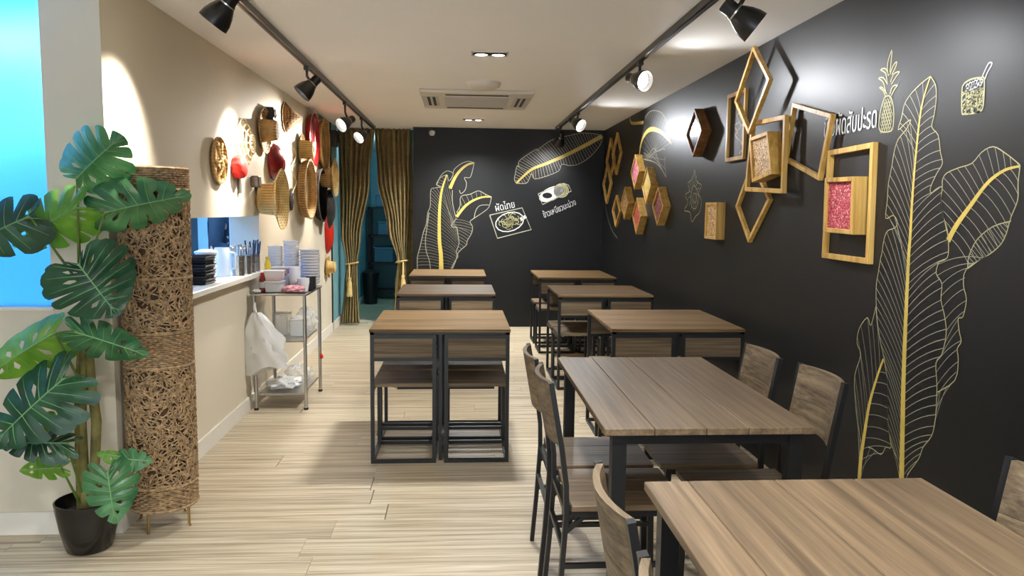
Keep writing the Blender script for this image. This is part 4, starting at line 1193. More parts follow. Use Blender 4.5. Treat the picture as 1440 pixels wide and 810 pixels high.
# pale openwork basket
ob = thing('openwork_basket', 'pale openwork looped basket in the bright light pool', 'basket', (XL, 5.42, 1.86), 0, HG)
for k in range(4):
    MB().tube([(0.012 + 0.018 * k, math.cos(a) * (0.165 - 0.035 * k), math.sin(a) * (0.165 - 0.035 * k)) for a in [j * 2 * math.pi / 28 for j in range(29)]], 0.006, 6, False).build('ring', M['palestraw'], ob, True)
for k in range(8):
    a = k * math.pi / 4
    MB().tube([(0.01, math.cos(a) * 0.17, math.sin(a) * 0.17), (0.045, math.cos(a) * 0.10, math.sin(a) * 0.10), (0.07, math.cos(a) * 0.03, math.sin(a) * 0.03)], 0.005, 6).build('rib', M['palestraw'], ob, True)
MB().lathe([(0, 0.004), (0.14, 0.004), (0.15, 0.01), (0, 0.012)], 24, 'X').build('base', M['palestraw'], ob, True)
# red tuft with wooden paddle handle
rt = thing('red_hat', 'small bright red fuzzy cap hung beside the pale basket', 'hat', (XL, 5.20, 1.69), 0, HG)
MB().lathe([(0, 0.004), (0.07, 0.004), (0.075, 0.03), (0.07, 0.06), (0.05, 0.08), (0, 0.085)], 24, 'X', wob=lambda a, i: 1 + 0.06 * math.sin(9 * a)).build('cap', M['redbr'], rt, True)
MB().cbox((0.012, 0.08, -0.11), (0.018, 0.045, 0.12)).build('ear_flap', M['silver'], rt, bevel=0.004)
hat('straw_hat', 'tan straw hat with stout crown, below the small black box', 5.93, 2.00, 0.17, 0.082, 0.12, M['tan'])
bx = thing('wall_speaker', 'small black box speaker between straw hat and cone hat', 'speaker', (XL, 6.06, 2.137), 0)
MB().box((0.0, -0.045, -0.048), (0.07, 0.045, 0.048)).build('body', M['black'], bx, bevel=0.004)
MB().lathe([(0.0, 0.0715), (0.033, 0.0715), (0.036, 0.0735), (0.033, 0.076)], 16, 'X').build('cone', M['dark'], bx, True)
dome('cone_hat', 'brown conical palm hat high on the cream wall', 6.70, 2.186, 0.125, 0.14, M['cone'], 'hat', cone=True)
dome('red_tray', 'red lacquered oval shell under the cone hat', 6.25, 1.79, 0.145, 0.10, M['redlac'], 'tray', ry=0.16)
bell = thing('metal_bell', 'small grey metal cow bell below the red cap', 'bell', (XL, 5.63, 1.60), 0)
MB().box((0.0, -0.04, -0.03), (0.06, 0.04, 0.05)).build('body', M['silver'], bell, bevel=0.008)
MB().tube([(0.03, 0, -0.03), (0.03, 0, -0.085)], [0.012, 0.004], 8).build('clapper', M['dark'], bell, True)
hat('bell_basket', 'large flared golden basket hat with open mouth outward, above the bowls', 5.80, 1.49, 0.225, 0.115, 0.17, M['straw'], True)
hat('straw_hat', 'small yellow straw hat crowded against the red tray', 7.30, 1.965, 0.145, 0.085, 0.13, M['straw'])
wo = thing('wire_hanger', 'thin pale wire ornament above the black scoop', 'ornament', (XL, 6.95, 1.75), 0)
MB().tube([(0.02, math.sin(a * 2) * 0.09, 0.2 - a * 0.075) for a in [j * 0.25 for j in range(22)]], 0.005, 6).build('wire', M['palestraw'], wo, True)
dome('black_scoop', 'small black oval scoop between the big baskets', 6.87, 1.50, 0.093, 0.03, M['blackbasket'], 'scoop', ry=0.06)
tray('red_tray', 'dark red lacquer round tray high near the ceiling', 7.78, 2.10, 0.255, 0.05, M['redlac'])
tray('woven_tray', 'large tan round woven tray high beside the dark red one', 8.40, 2.10, 0.262, 0.05, M['tan'], M['straw'])
tray('rice_tray', 'deep tan round tray with pale lining, above the bowl stacks', 7.36, 1.60, 0.275, 0.085, M['tan'], M['tan'], inner=M['palestraw'])
tray('dark_tray', 'dark brown round basket tray behind the deep tan tray', 8.13, 1.56, 0.27, 0.06, M['blackbasket'])
hat('straw_hat', 'large yellow straw hat with mouth outward, next to the curtain', 8.33, 1.745, 0.20, 0.10, 0.16, M['straw'], True)
_bb = dome('black_basket', 'black oval basket below the large yellow hat', 8.32, 1.42, 0.20, 0.07, M['blackbasket'], 'basket', ry=0.15)
dome('red_gourd', 'orange-red long oval basket low on the cream wall', 8.68, 1.15, 0.22, 0.08, M['redora'], 'basket', ry=0.13)
hat('straw_hat', 'small straw hat lowest on the cream wall', 8.62, 0.775, 0.12, 0.07, 0.10, M['straw'])
bs = thing('wall_speaker', 'black wall speaker high beside the curtain', 'speaker', (XL, 8.82, 2.20), 0)
MB().box((0.0, -0.06, -0.09), (0.11, 0.06, 0.09)).build('body', M['black'], bs, bevel=0.008)
MB().lathe([(0.0, 0.112), (0.045, 0.112), (0.05, 0.115), (0.045, 0.118)], 16, 'X').build('cone', M['dark'], bs, True)
_bb.location.x += 0.085
# ------------------------------------------------------------------ woven floor lamp
LX, LY, LR = -1.333, 3.462, 0.142
fl_ = thing('floor_lamp', 'tall cylindrical woven rope floor lamp beside the plant', 'lamp', (LX, LY, 0))
rng = random.Random(11)
MB().lathe([(LR - 0.012, 0.10), (LR - 0.012, 1.58)], 40).build('liner', M['liner'], fl_, True)
def strands(z0, z1, count):
    mb = MB()
    for _ in range(count):
        th, z = rng.uniform(0, 2 * math.pi), rng.uniform(z0, z1)
        al = rng.uniform(0, math.pi)
        L = rng.uniform(0.03, 0.06)
        cv = rng.uniform(-1, 1) * 0.5
        pts = []
        for s in (-1, -0.33, 0.33, 1):
            du = math.cos(al + cv * s) * L * s * 0.6
            dz = math.sin(al + cv * s) * L * s * 0.6
            rr = LR - 0.009 + 0.010 * (1 - s * s) + rng.uniform(0, 0.004)
            zz = min(z1 + 0.005, max(z0 - 0.005, z + dz))
            pts.append((math.cos(th + du / LR) * rr, math.sin(th + du / LR) * rr, zz))
        mb.tube(pts, rng.uniform(0.0024, 0.0040), 4, False)
    return mb
strands(0.20, 0.735, 2400).build('loose_weave', M['rope'], fl_, True, kind='stuff')
strands(0.885, 1.50, 2600).build('loose_weave', M['rope'], fl_, True, kind='stuff')
def band(z0, z1):
    mb = MB()
    n = int((z1 - z0) / 0.0085)
    for i in range(n):
        z = z0 + (i + 0.5) * (z1 - z0) / n
        ph = math.pi * (i % 2)
        pts = [(math.cos(a) * (LR - 0.002 + 0.004 * math.sin(24 * a + ph)), math.sin(a) * (LR - 0.002 + 0.004 * math.sin(24 * a + ph)), z + rng.uniform(-1, 1) * 0.0006) for a in [j * 2 * math.pi / 96 for j in range(97)]]
        mb.tube(pts, 0.0048, 4, False)
    return mb
for a, b in ((0.10, 0.20), (0.735, 0.885), (1.50, 1.585)):
    band(a, b).build('woven_band', M['rope'], fl_, True)
for z in (0.10, 0.20, 0.735, 0.885, 1.12, 1.50, 1.59):
    MB().tube([(math.cos(a) * LR, math.sin(a) * LR, z) for a in [j * 2 * math.pi / 40 for j in range(41)]], 0.0075, 6, False).build('hoop', M['rope'], fl_, True)
for a in (-100, -20, 70, 160):
    x, y = math.cos(R_(a)) * (LR - 0.012), math.sin(R_(a)) * (LR - 0.012)
    MB().tube([(x, y, 0.14), (x, y, 0.01), (x * 1.05, y * 1.05, 0.0)], 0.006, 8).build('foot', M['brass'], fl_, True)

# ------------------------------------------------------------------ monstera
PX, PY = -1.545, 3.205
pt = thing('potted_plant', 'tall monstera with split leaves in a glossy black pot', 'plant', (PX, PY, 0))
MB().lathe([(0.0, 0.0), (0.078, 0.0), (0.088, 0.008), (0.108, 0.09), (0.123, 0.18), (0.126, 0.212), (0.119, 0.214), (0.115, 0.19), (0.10, 0.16)], 36).build('pot', M['pot'], pt, True)
MB().lathe([(0.0, 0.165), (0.10, 0.16), (0.117, 0.165)], 24).build('soil', M['soil'], pt, True)
def leafmat(name, c0, c1, trans):
    m, nt, b = principled(name)
    tc = N(nt, 'ShaderNodeTexCoord')
    no = N(nt, 'ShaderNodeTexNoise')
    no.inputs['Scale'].default_value = 9
    nt.links.new(tc.outputs['Object'], no.inputs['Vector'])
    r = N(nt, 'ShaderNodeValToRGB')
    r.color_ramp.elements[0].position, r.color_ramp.elements[1].position = 0.35, 0.68
    r.color_ramp.elements[0].color = tuple(c0) + (1,)
    r.color_ramp.elements[1].color = tuple(c1) + (1,)
    nt.links.new(no.outputs['Fac'], r.inputs['Fac'])
    nt.links.new(r.outputs['Color'], b.inputs['Base Color'])
    b.inputs['Roughness'].default_value = 0.38
    b.inputs['Specular IOR Level'].default_value = 0.5
    t = N(nt, 'ShaderNodeBsdfTranslucent')
    nt.links.new(r.outputs['Color'], t.inputs[0])
    mx = N(nt, 'ShaderNodeMixShader')
    mx.inputs[0].default_value = trans
    nt.links.new(b.outputs[0], mx.inputs[1])
    nt.links.new(t.outputs[0], mx.inputs[2])
    nt.links.new(mx.outputs[0], nt.nodes['Material Output'].inputs[0])
    return m
M['leafd'] = leafmat('dark_leaf', lin((14, 50, 32)), lin((34, 82, 50)), 0.10)
M['leafm'] = leafmat('mid_leaf', lin((40, 92, 52)), lin((84, 132, 84)), 0.15)
M['leafb'] = leafmat('bright_leaf', lin((88, 138, 30)), lin((128, 172, 52)), 0.25)
M['stem'] = plain('green_stem', lin((92, 112, 42)), 0.5, var=0.3, scale=14)
M['trunk'] = plain('brown_green_trunk', lin((112, 104, 52)), 0.7, var=0.45, scale=16, bump=0.5, bscale=40)
M['vein'] = plain('leaf_vein', lin((104, 146, 88)), 0.45)

def outline(c):
    """half outline of a heart leaf, unit length, c in 0..1 from sinus to tip"""
    P2 = [(0.01, -0.02), (0.16, -0.20), (0.34, -0.19), (0.47, 0.0), (0.50, 0.22), (0.45, 0.46), (0.32, 0.70), (0.15, 0.90), (0.0, 1.0)]
    t = c * (len(P2) - 1)
    i = min(len(P2) - 2, int(t))
    f = t - i
    p0, p1, p2, p3 = P2[max(i - 1, 0)], P2[i], P2[i + 1], P2[min(i + 2, len(P2) - 1)]
    out = []
    for k in (0, 1):
        out.append(0.5 * (2 * p1[k] + (p2[k] - p0[k]) * f + (2 * p0[k] - 5 * p1[k] + 4 * p2[k] - p3[k]) * f * f + (3 * p1[k] - p0[k] - 3 * p2[k] + p3[k]) * f ** 3))
    return max(0.0, out[0]), out[1]

def leaf(B, T, Nrm, mat, wl=1.0, wr=1.0, fl=0.0, fr=0.0, droop=0.12, lobes=7, seed=0, stem_from=None, width=1.0):
    rg = random.Random(seed)
    B, T = Vector(B), Vector(T)
    L = (T - B).length
    Y = (T - B).normalized()
    Z = Vector(Nrm)
    Z = (Z - Y * Z.dot(Y)).normalized()
    X = Y.cross(Z)
    def place(x, y, z):
        return B + X * (x * L) + Y * (y * L) + Z * (z * L) - Vector((PX, PY, 0))
    mb = MB()
    nr, nc = 7, 4
    for side, wf_, fa in ((-1, wl, fl), (1, wr, fr)):
        ca, sa = math.cos(R_(fa)), math.sin(R_(fa))
        bounds = [i / lobes for i in range(lobes + 1)]
        gaps = [0] + [rg.choice((0.08, 0.12, 0.16, 0.20)) for _ in range(lobes - 1)] + [0]
        hol = [rg.random() < 0.35 for _ in range(lobes + 1)]
        for i in range(lobes):
            vs, fs = [], []
            for a in range(nr + 1):
                r = a / nr
                for b_ in range(nc + 1):
                    u = b_ / nc
                    c = bounds[i] + (bounds[i + 1] - bounds[i]) * u
                    # slit / hole pulls the lobe edge in
                    def pull(gap, hole):
                        if gap == 0:
                            return 0
                        if hole:
                            v_ = max(0, math.sin(math.pi * (r - 0.22) / 0.34)) if 0.22 < r < 0.56 else 0
                            return v_ * 0.20
                        return max(0, (r - 0.42) / 0.58) * gap
                    g0, g1 = pull(gaps[i], hol[i]), pull(gaps[i + 1], hol[i + 1])
                    uu = g0 + u * (1 - g0 - g1)
                    c = bounds[i] + (bounds[i + 1] - bounds[i]) * uu
                    ox, oy = outline(c)
                    my = 0.02 + 0.86 * c ** 1.25
                    re = r * (1 - 0.06 * abs(2 * u - 1) ** 3)
                    x = ox * re * wf_ * width
                    yv = my + (oy - my) * re
                    cor = 0.018 * math.cos(2 * math.pi * u) * math.sin(math.pi * min(1, r))
                    zz = -0.10 * x * x / 0.25 - droop * max(0, yv) ** 2 - cor + 0.03 * math.sin(c * 9 + seed) * r
                    vs.append(place(side * x * ca, yv, zz - x * sa))
            for a in range(nr):
                for b_ in range(nc):
                    q = (a * (nc + 1) + b_, a * (nc + 1) + b_ + 1, (a + 1) * (nc + 1) + b_ + 1, (a + 1) * (nc + 1) + b_)
                    fs.append(q)
            mb.add(vs, fs)
    o = mb.build('leaf', mat, pt, True)
    vb = MB()
    vb.tube([place(0, yv, -droop * yv ** 2 + 0.004) for yv in (0.0, 0.25, 0.5, 0.75, 0.97)], [0.0035, 0.003, 0.0026, 0.002, 0.001], 5, False)
    for side, wf_, fa in ((-1, wl, fl), (1, wr, fr)):
        ca, sa = math.cos(R_(fa)), math.sin(R_(fa))
        for i in range(lobes):
            c = (i + 0.5) / lobes
            ox, oy = outline(c)
            my = 0.02 + 0.86 * c ** 1.25
            pts = []
            for r in (0.0, 0.3, 0.6, 0.86):
                x = ox * r * wf_ * width
                yv = my + (oy - my) * r
                cor = -0.018 * math.sin(math.pi * r)
                zz = -0.10 * x * x / 0.25 - droop * max(0, yv) ** 2 - cor + 0.03 * math.sin(c * 9 + seed) * r + 0.003
                pts.append(place(side * x * ca, yv, zz - x * sa))
            vb.tube(pts, [0.0018, 0.0015, 0.0011, 0.0006], 4, False)
    vb.build('vein', M['vein'], o, True)
    if stem_from is not None:
        S = Vector(stem_from)
        mid = (S + B) / 2 + Vector((0, 0, 0.12 * (B - S).length)) + (Vector((B.x - S.x, B.y - S.y, 0)) * 0.15)
        pts = []
        for k in range(9):
            t = k / 8
            pts.append(S * (1 - t) ** 2 + mid * 2 * t * (1 - t) + B * t * t - Vector((PX, PY, 0)))
        MB().tube(pts, [0.006 - 0.0025 * k / 8 for k in range(9)], 6).build('petiole', M['stem'], pt, True)
    return o
FC = (0.25, -1.0, 0.45)
top = (-1.545, 3.22, 1.05)
leaf((-1.527, 3.20, 1.535), (-1.325, 3.10, 1.70), FC, M['leafm'], 1.15, 1.0, 0, 68, seed=1, stem_from=(-1.54, 3.22, 1.15), width=1.15)
leaf((-1.500, 3.14, 1.42), (-1.745, 3.08, 1.285), (0.1, -1, 0.55), M['leafb'], 1.0, 1.05, 62, 0, seed=2, stem_from=(-1.545, 3.22, 1.15), width=0.95)
leaf((-1.650, 3.08, 1.385), (-1.87, 3.02, 1.28), (-0.1, -1, 0.35), M['leafd'], 1, 1, 35, 0, seed=3, stem_from=(-1.55, 3.22, 1.12), lobes=5)
leaf((-1.408, 3.16, 1.40), (-1.090, 3.20, 1.49), (-0.05, -1, 0.35), M['leafm'], 0.95, 0.9, 0, 74, seed=4, stem_from=(-1.53, 3.22, 1.12), width=0.92)
leaf((-1.470, 3.06, 1.205), (-1.330, 3.06, 1.000), (0.2, -1, 0.30), M['leafd'], 1.0, 1.0, 8, 8, seed=5, stem_from=(-1.53, 3.21, 1.05), width=1.45, lobes=8)
leaf((-1.505, 3.08, 0.935), (-1.230, 3.09, 0.850), (0.1, -0.9, 0.7), M['leafm'], 0.8, 0.75, 15, 66, seed=6, stem_from=(-1.52, 3.21, 0.85), width=0.9)
leaf((-1.600, 3.12, 0.925), (-1.84, 3.02, 0.775), (0.0, -1, 0.7), M['leafb'], 0.9, 0.9, 70, 10, seed=7, stem_from=(-1.55, 3.21, 0.70))
leaf((-1.520, 3.02, 0.765), (-1.775, 2.92, 0.535), (0.1, -0.85, 0.75), M['leafd'], 1.0, 1.0, 10, 5, seed=8, stem_from=(-1.54, 3.20, 0.62), width=0.95, lobes=8)
leaf((-1.545, 3.06, 0.495), (-1.765, 3.00, 0.525), (0.0, -0.75, 0.85), M['leafd'], 0.8, 0.8, 20, 20, seed=9, stem_from=(-1.56, 3.19, 0.25), width=0.9)
leaf((-1.580, 3.08, 0.390), (-1.725, 3.04, 0.395), (0.1, -0.9, 0.5), M['leafb'], 0.8, 0.9, 50, 0, seed=10, stem_from=(-1.57, 3.19, 0.2), lobes=5)
leaf((-1.690, 3.17, 0.545), (-1.610, 3.17, 0.575), (0, -1, 0.3), M['leafb'], 1, 1, 0, 0, seed=11, stem_from=(-1.57, 3.20, 0.35), lobes=4)
leaf((-1.355, 3.10, 0.415), (-1.235, 3.10, 0.410), (0, -0.8, 0.6), M['leafm'], 0.95, 0.95, 0, 10, seed=12, stem_from=(-1.50, 3.19, 0.25), lobes=5, width=0.9)
leaf((-1.362, 3.10, 0.425), (-1.450, 3.09, 0.450), (0, -0.8, 0.6), M['leafb'], 0.8, 0.8, 20, 40, seed=14, lobes=4)
leaf((-1.385, 3.04, 0.385), (-1.350, 3.00, 0.180), (0.15, -1, 0.35), M['leafm'], 1.0, 1.0, 18, 0, seed=13, stem_from=(-1.51, 3.18, 0.2), width=1.0)
org = Vector((PX, PY, 0))
def trunk(pts, rs):
    MB().tube([Vector(p) - org for p in pts], rs, 9).build('stalk', M['trunk'], pt, True)
trunk([(-1.560, 3.21, 0.15), (-1.562, 3.215, 0.35), (-1.565, 3.22, 0.55), (-1.548, 3.22, 0.72), (-1.535, 3.22, 0.88), (-1.528, 3.22, 1.0), (-1.54, 3.22, 1.16)], [0.024, 0.022, 0.021, 0.019, 0.018, 0.015, 0.009])
trunk([(-1.522, 3.19, 0.15), (-1.506, 3.20, 0.38), (-1.498, 3.21, 0.54), (-1.515, 3.22, 0.68), (-1.520, 3.22, 0.85), (-1.518, 3.22, 1.02)], [0.019, 0.019, 0.020, 0.018, 0.016, 0.010])
trunk([(-1.578, 3.20, 0.15), (-1.575, 3.20, 0.4), (-1.57, 3.205, 0.62), (-1.555, 3.21, 0.85)], [0.010, 0.010, 0.010, 0.006])

# ------------------------------------------------------------------ steel trolley and what stands on it
ct = thing('steel_trolley', 'three-tier stainless steel trolley under the serving hatch', 'trolley', (-1.26, 5.71, 0))
for sx in (-1, 1):
    for sy in (-1, 1):
        MB().lathe([(0, 0.0), (0.0125, 0.0), (0.0125, 0.815), (0, 0.815)], 14, cx=sx * 0.173, cy=sy * 0.28).build('post', M['chrome'], ct, True)
        MB().lathe([(0.0, 0), (0.016, 0), (0.016, 0.015), (0.0, 0.016)], 12, cx=sx * 0.173, cy=sy * 0.28).build('foot', M['black'], ct, True)
for z, e in ((0.815, 0.02), (0.482, -0.014), (0.10, -0.014)):
    MB().box((-0.173 - e, -0.28 - e, z), (0.173 + e, 0.28 + e, z + 0.016)).build('shelf', M['chrome'], ct, bevel=0.003)
MB().box((-0.165, -0.285, 0.8312), (0.18, 0.285, 0.8345)).build('mat', M['black'], ct)
TZ = 0.8348
def bowl_mesh(r):
    return MB().lathe([(0.0, 0.0), (r * 0.5, 0.0), (r * 0.52, 0.006), (r * 0.86, 0.026), (r, 0.046), (r * 0.97, 0.048), (r * 0.82, 0.030), (r * 0.45, 0.010), (0, 0.008)], 24).mesh('bowl', M['china'], True)
ordn = ['topmost', 'second from top', 'third from top', 'fourth from top', 'fifth from top', 'sixth from top', 'seventh from top', 'eighth from top', 'ninth from top', 'tenth from top', 'eleventh from top', 'twelfth from top', 'thirteenth from top', 'fourteenth from top', 'fifteenth from top']
def stack(x, y, r, n, step, where):
    me = bowl_mesh(r)
    for k in range(n):
        o = bpy.data.objects.new('bowl', me)
        col.objects.link(o)
        o.location = (x, y, TZ + k * step)
        tag(o, 'white bowl, %s in %s' % (ordn[n - 1 - k], where), 'bowl', 'stacked white bowls on the trolley')
stack(-1.392, 5.90, 0.055, 13, 0.0215, 'the stack nearest the hatch')
stack(-1.272, 5.90, 0.060, 15, 0.0213, 'the tallest, middle stack')
stack(-1.130, 5.88, 0.075, 12, 0.0215, 'the widest stack at the aisle end')
def cup_stack(x, y, r, n, h, lab):
    me = MB().lathe([(0, 0), (r * 0.72, 0), (r, h), (r * 0.95, h), (r * 0.68, 0.005), (0, 0.005)], 20).mesh('cup', M['china'], True)
    for k in range(n):
        o = bpy.data.objects.new('cup', me)
        col.objects.link(o)
        o.location = (x, y, TZ + k * 0.02)
        tag(o, 'white cup, %s in %s' % (ordn[n - 1 - k], lab), 'cup', 'nested white cups on the trolley')
cup_stack(-1.19, 5.62, 0.042, 5, 0.09, 'the tall cup stack before the bowls')
cup_stack(-1.115, 5.54, 0.045, 2, 0.075, 'the short cup stack at the trolley corner')
nb = thing('napkin_box', 'small black box behind the short cup stack', 'box', (-1.085, 5.66, TZ))
MB().box((-0.03, -0.04, 0), (0.03, 0.04, 0.10)).build('body', M['black'], nb, bevel=0.004)
MB().box((-0.012, -0.032, 0.1), (0.012, 0.032, 0.104)).build('napkin', M['china'], nb)
def tub(x, y, z, w_, d_, h, lab, level, fmat):
    t = thing('food_container', lab, 'container', (x, y, z), 0, 'rectangular takeaway tubs on the trolley')
    b0 = [(-w_ * .42, -d_ * .42), (w_ * .42, -d_ * .42), (w_ * .42, d_ * .42), (-w_ * .42, d_ * .42)]
    vs = [(a, b, 0.001) for a, b in b0] + [(a * 1.19, b * 1.19, h) for a, b in b0]
    MB().add(vs, [(3, 2, 1, 0), (0, 1, 5, 4), (1, 2, 6, 5), (2, 3, 7, 6), (3, 0, 4, 7)]).build('tub', M['tubp'], t)
    vs = [(a * .96, b * .96, 0.004) for a, b in b0] + [(a * (0.96 + 0.15 * level), b * (0.96 + 0.15 * level), h * level) for a, b in b0]
    MB().add(vs, [(3, 2, 1, 0), (4, 5, 6, 7), (0, 1, 5, 4), (1, 2, 6, 5), (2, 3, 7, 6), (3, 0, 4, 7)]).build('contents', fmat, t)
    MB().cbox((0, 0, h + 0.003), (w_ * 1.04, d_ * 1.04, 0.007)).build('lid', M['bagp'], t, bevel=0.002)
tub(-1.305, 5.50, TZ, 0.125, 0.10, 0.072, 'lower takeaway tub of orange food at the trolley front', 0.75, M['china'])
tub(-1.305, 5.50, TZ + 0.0825, 0.125, 0.10, 0.065, 'upper takeaway tub with orange contents at the trolley front', 0.35, M['orange'])
tub(-1.30, 5.68, TZ, 0.13, 0.12, 0.10, 'white takeaway tub behind the orange ones', 0.5, M['china'])
tub(-1.30, 5.68, TZ + 0.112, 0.12, 0.11, 0.045, 'shallow pink-lidded tub on top of the rear tub', 0.8, M['orange'])
sb = thing('sauce_bottle', 'red sauce bottle at the hatch end of the trolley', 'bottle', (-1.388, 5.50, TZ))
MB().lathe([(0, 0), (0.024, 0), (0.025, 0.01), (0.025, 0.09), (0.012, 0.115), (0.012, 0.125), (0, 0.125)], 18).build('body', M['sauce'], sb, True)
MB().lathe([(0.0255, 0.03), (0.0255, 0.07)], 18).build('label_band', M['china'], sb, True)
MB().lathe([(0.014, 0.118), (0.014, 0.135), (0, 0.137)], 12).build('cap', M['redbr'], sb, True)
yb = thing('yellow_bottle', 'yellow labelled bottle rising behind the takeaway tubs', 'bottle', (-1.382, 5.62, TZ))
MB().lathe([(0, 0), (0.022, 0), (0.023, 0.01), (0.023, 0.19), (0.012, 0.215), (0, 0.215)], 18).build('body', M['yellow'], yb, True)
MB().lathe([(0.013, 0.212), (0.013, 0.24), (0, 0.241)], 12).build('cap', M['yellow'], yb, True)
rg = random.Random(5)
def crumple(name, lab, cat, loc, sx, sy, sz, mat, n=18, seed=1, hang=False):
    r2 = random.Random(seed)
    ph = [r2.uniform(0, 6.28) for _ in range(12)]
    vs, fs = [], []
    for i in range(n):
        for j in range(2 * n):
            th, fi = math.pi * (i + 0.5) / n, 2 * math.pi * j / (2 * n)
            d = 1 + 0.12 * math.sin(5 * fi + ph[0] + 2 * th) + 0.10 * math.sin(9 * fi + ph[1] - 5 * th) + 0.08 * math.sin(7 * th + ph[2] + 3 * fi) + 0.05 * math.sin(15 * fi + 4 * th + ph[3])
            x, y, z = math.sin(th) * math.cos(fi) * d, math.sin(th) * math.sin(fi) * d, math.cos(th) * d
            if hang:
                k = 0.5 + 0.55 * (1 - (z + 1) / 2)
                x, y = x * k, y * k
            z = max(z, -0.96)
            vs.append((x * sx, y * sy, z * sz + sz * 0.96))
    for i in range(n - 1):
        for j in range(2 * n):
            fs.append((i * 2 * n + j, i * 2 * n + (j + 1) % (2 * n), (i + 1) * 2 * n + (j + 1) % (2 * n), (i + 1) * 2 * n + j))
    fs.append(tuple(range(2 * n)))
    fs.append(tuple((n - 1) * 2 * n + j for j in reversed(range(2 * n))))
    o = MB().add(vs, fs).build(name, mat, None, True)
    o.location = loc
    tag(o, lab, cat)
    return o
crumple('checked_cloth', 'crumpled pink and white cloth at the trolley front corner', 'cloth', (-1.165, 5.46, TZ), 0.075, 0.04, 0.025, M['pinkc'], seed=2)
crumple('paper_napkin', 'crumpled white napkin at the trolley hatch corner', 'napkin', (-1.415, 5.435, TZ), 0.03, 0.02, 0.012, M['china'], 10, seed=3)
bg = thing('plastic_bag', 'white plastic bag hanging from the trolley front post', 'bag', (-1.375, 5.375, 0.305))
def bagmesh():
    vs, fs = [], []
    n, k = 14, 28
    for i in range(n + 1):
        t = i / n
        z = 0.40 * (1 - t)
        wx = 0.025 + 0.115 * min(1, t * 1.9) ** 0.8
        wy = 0.012 + 0.034 * math.sin(math.pi * min(1, t * 0.62 + 0.1))
        for j in range(k):
            a = 2 * math.pi * j / k
            f = 1 + 0.13 * math.sin(5 * a + 5 * t) + 0.10 * math.sin(9 * a - 9 * t) + 0.06 * math.sin(14 * a + 17 * t)
            sh = -0.045 + 0.05 * (1 - t)
            zz = z + (0.02 * math.sin(3 * a) + 0.03 * math.cos(a)) * t
            vs.append((math.cos(a) * wx * f + 0.035 * t - 0.03 * (1 - t), math.sin(a) * wy * f, zz))
    for i in range(n):
        for j in range(k):
            fs.append((i * k + j, i * k + (j + 1) % k, (i + 1) * k + (j + 1) % k, (i + 1) * k + j))
    fs.append(tuple(n * k + j for j in range(k)))
    return MB().add(vs, fs)
bagmesh().build('sack', M['bagp'], bg, True)
MB().tube([(-0.03, 0, 0.39), (-0.045, 0.02, 0.44), (-0.05, 0.05, 0.46), (-0.06, 0.055, 0.44), (-0.035, 0.0, 0.385)], 0.006, 6).build('handle', M['bagp'], bg, True)
for k in range(2):
    t = thing('storage_box', 'clear plastic box on the middle trolley shelf, %s one' % ('hatch-side' if k == 0 else 'aisle-side'), 'box', (-1.31 + 0.135 * k, 5.72 - 0.06 * k, 0.499))
    MB().box((-0.055, -0.075, 0), (0.055, 0.075, 0.15 - 0.03 * k)).build('tub', M['clearp'], t, bevel=0.008)
    MB().cbox((0, 0, 0.154 - 0.03 * k), (0.118, 0.158, 0.008)).build('lid', M['bagp'], t, bevel=0.003)
    MB().box((-0.045, -0.065, 0.004), (0.045, 0.065, 0.09)).build('contents', M['clearp'], t)
crumple('clear_bag', 'clear plastic bag slumped on the middle trolley shelf', 'bag', (-1.165, 5.88, 0.498), 0.075, 0.07, 0.085, M['clearp'], seed=6)
crumple('plastic_bag', 'flat pile of white plastic bags on the bottom trolley shelf', 'bag', (-1.285, 5.64, 0.116), 0.12, 0.14, 0.035, M['bagp'], seed=7)
crumple('plastic_bag', 'loose clear bag at the rear of the bottom trolley shelf', 'bag', (-1.22, 5.87, 0.116), 0.10, 0.06, 0.06, M['clearp'], seed=9)
crumple('red_wrapper', 'small red wrapper hanging off the trolley aisle side', 'wrapper', (-1.072, 5.975, 0.26), 0.012, 0.014, 0.02, M['redbr'], 8, seed=4)

# ------------------------------------------------------------------ things on the serving ledge
LZ = 0.9753
me = MB().lathe([(0, 0), (0.10, 0), (0.105, 0.004), (0.115, 0.0165), (0.11, 0.0165), (0.10, 0.005), (0, 0.005)], 4).mesh('tray', M['black'])
for k in range(10):
    o = bpy.data.objects.new('square_plate', me)
    col.objects.link(o)
    o.location = (-1.56 + 0.004 * math.sin(k * 2.3), 4.62 + 0.004 * math.cos(k * 1.7), LZ + k * 0.0168)
    o.rotation_euler = (0, 0, math.pi / 4 + 0.03 * math.sin(k * 3.1))
    o.scale = (1.2, 1.2, 1)
    tag(o, 'black square plate, %s in the stack on the serving ledge' % ordn[9 - k], 'plate', 'stacked black plates on the ledge')
wt_ = thing('lidded_tub', 'tall white lidded tub standing on the ledge behind the black plates', 'container', (-1.58, 4.90, LZ))
MB().lathe([(0, 0), (0.055, 0), (0.062, 0.085), (0, 0.085)], 24).build('body', M['china'], wt_, True)
MB().lathe([(0, 0.086), (0.055, 0.086), (0.064, 0.165), (0, 0.165)], 24).build('upper_tub', M['china'], wt_, True)
MB().lathe([(0, 0.166), (0.07, 0.166), (0.07, 0.176), (0.03, 0.19), (0, 0.19)], 24).build('lid', M['china'], wt_, True)
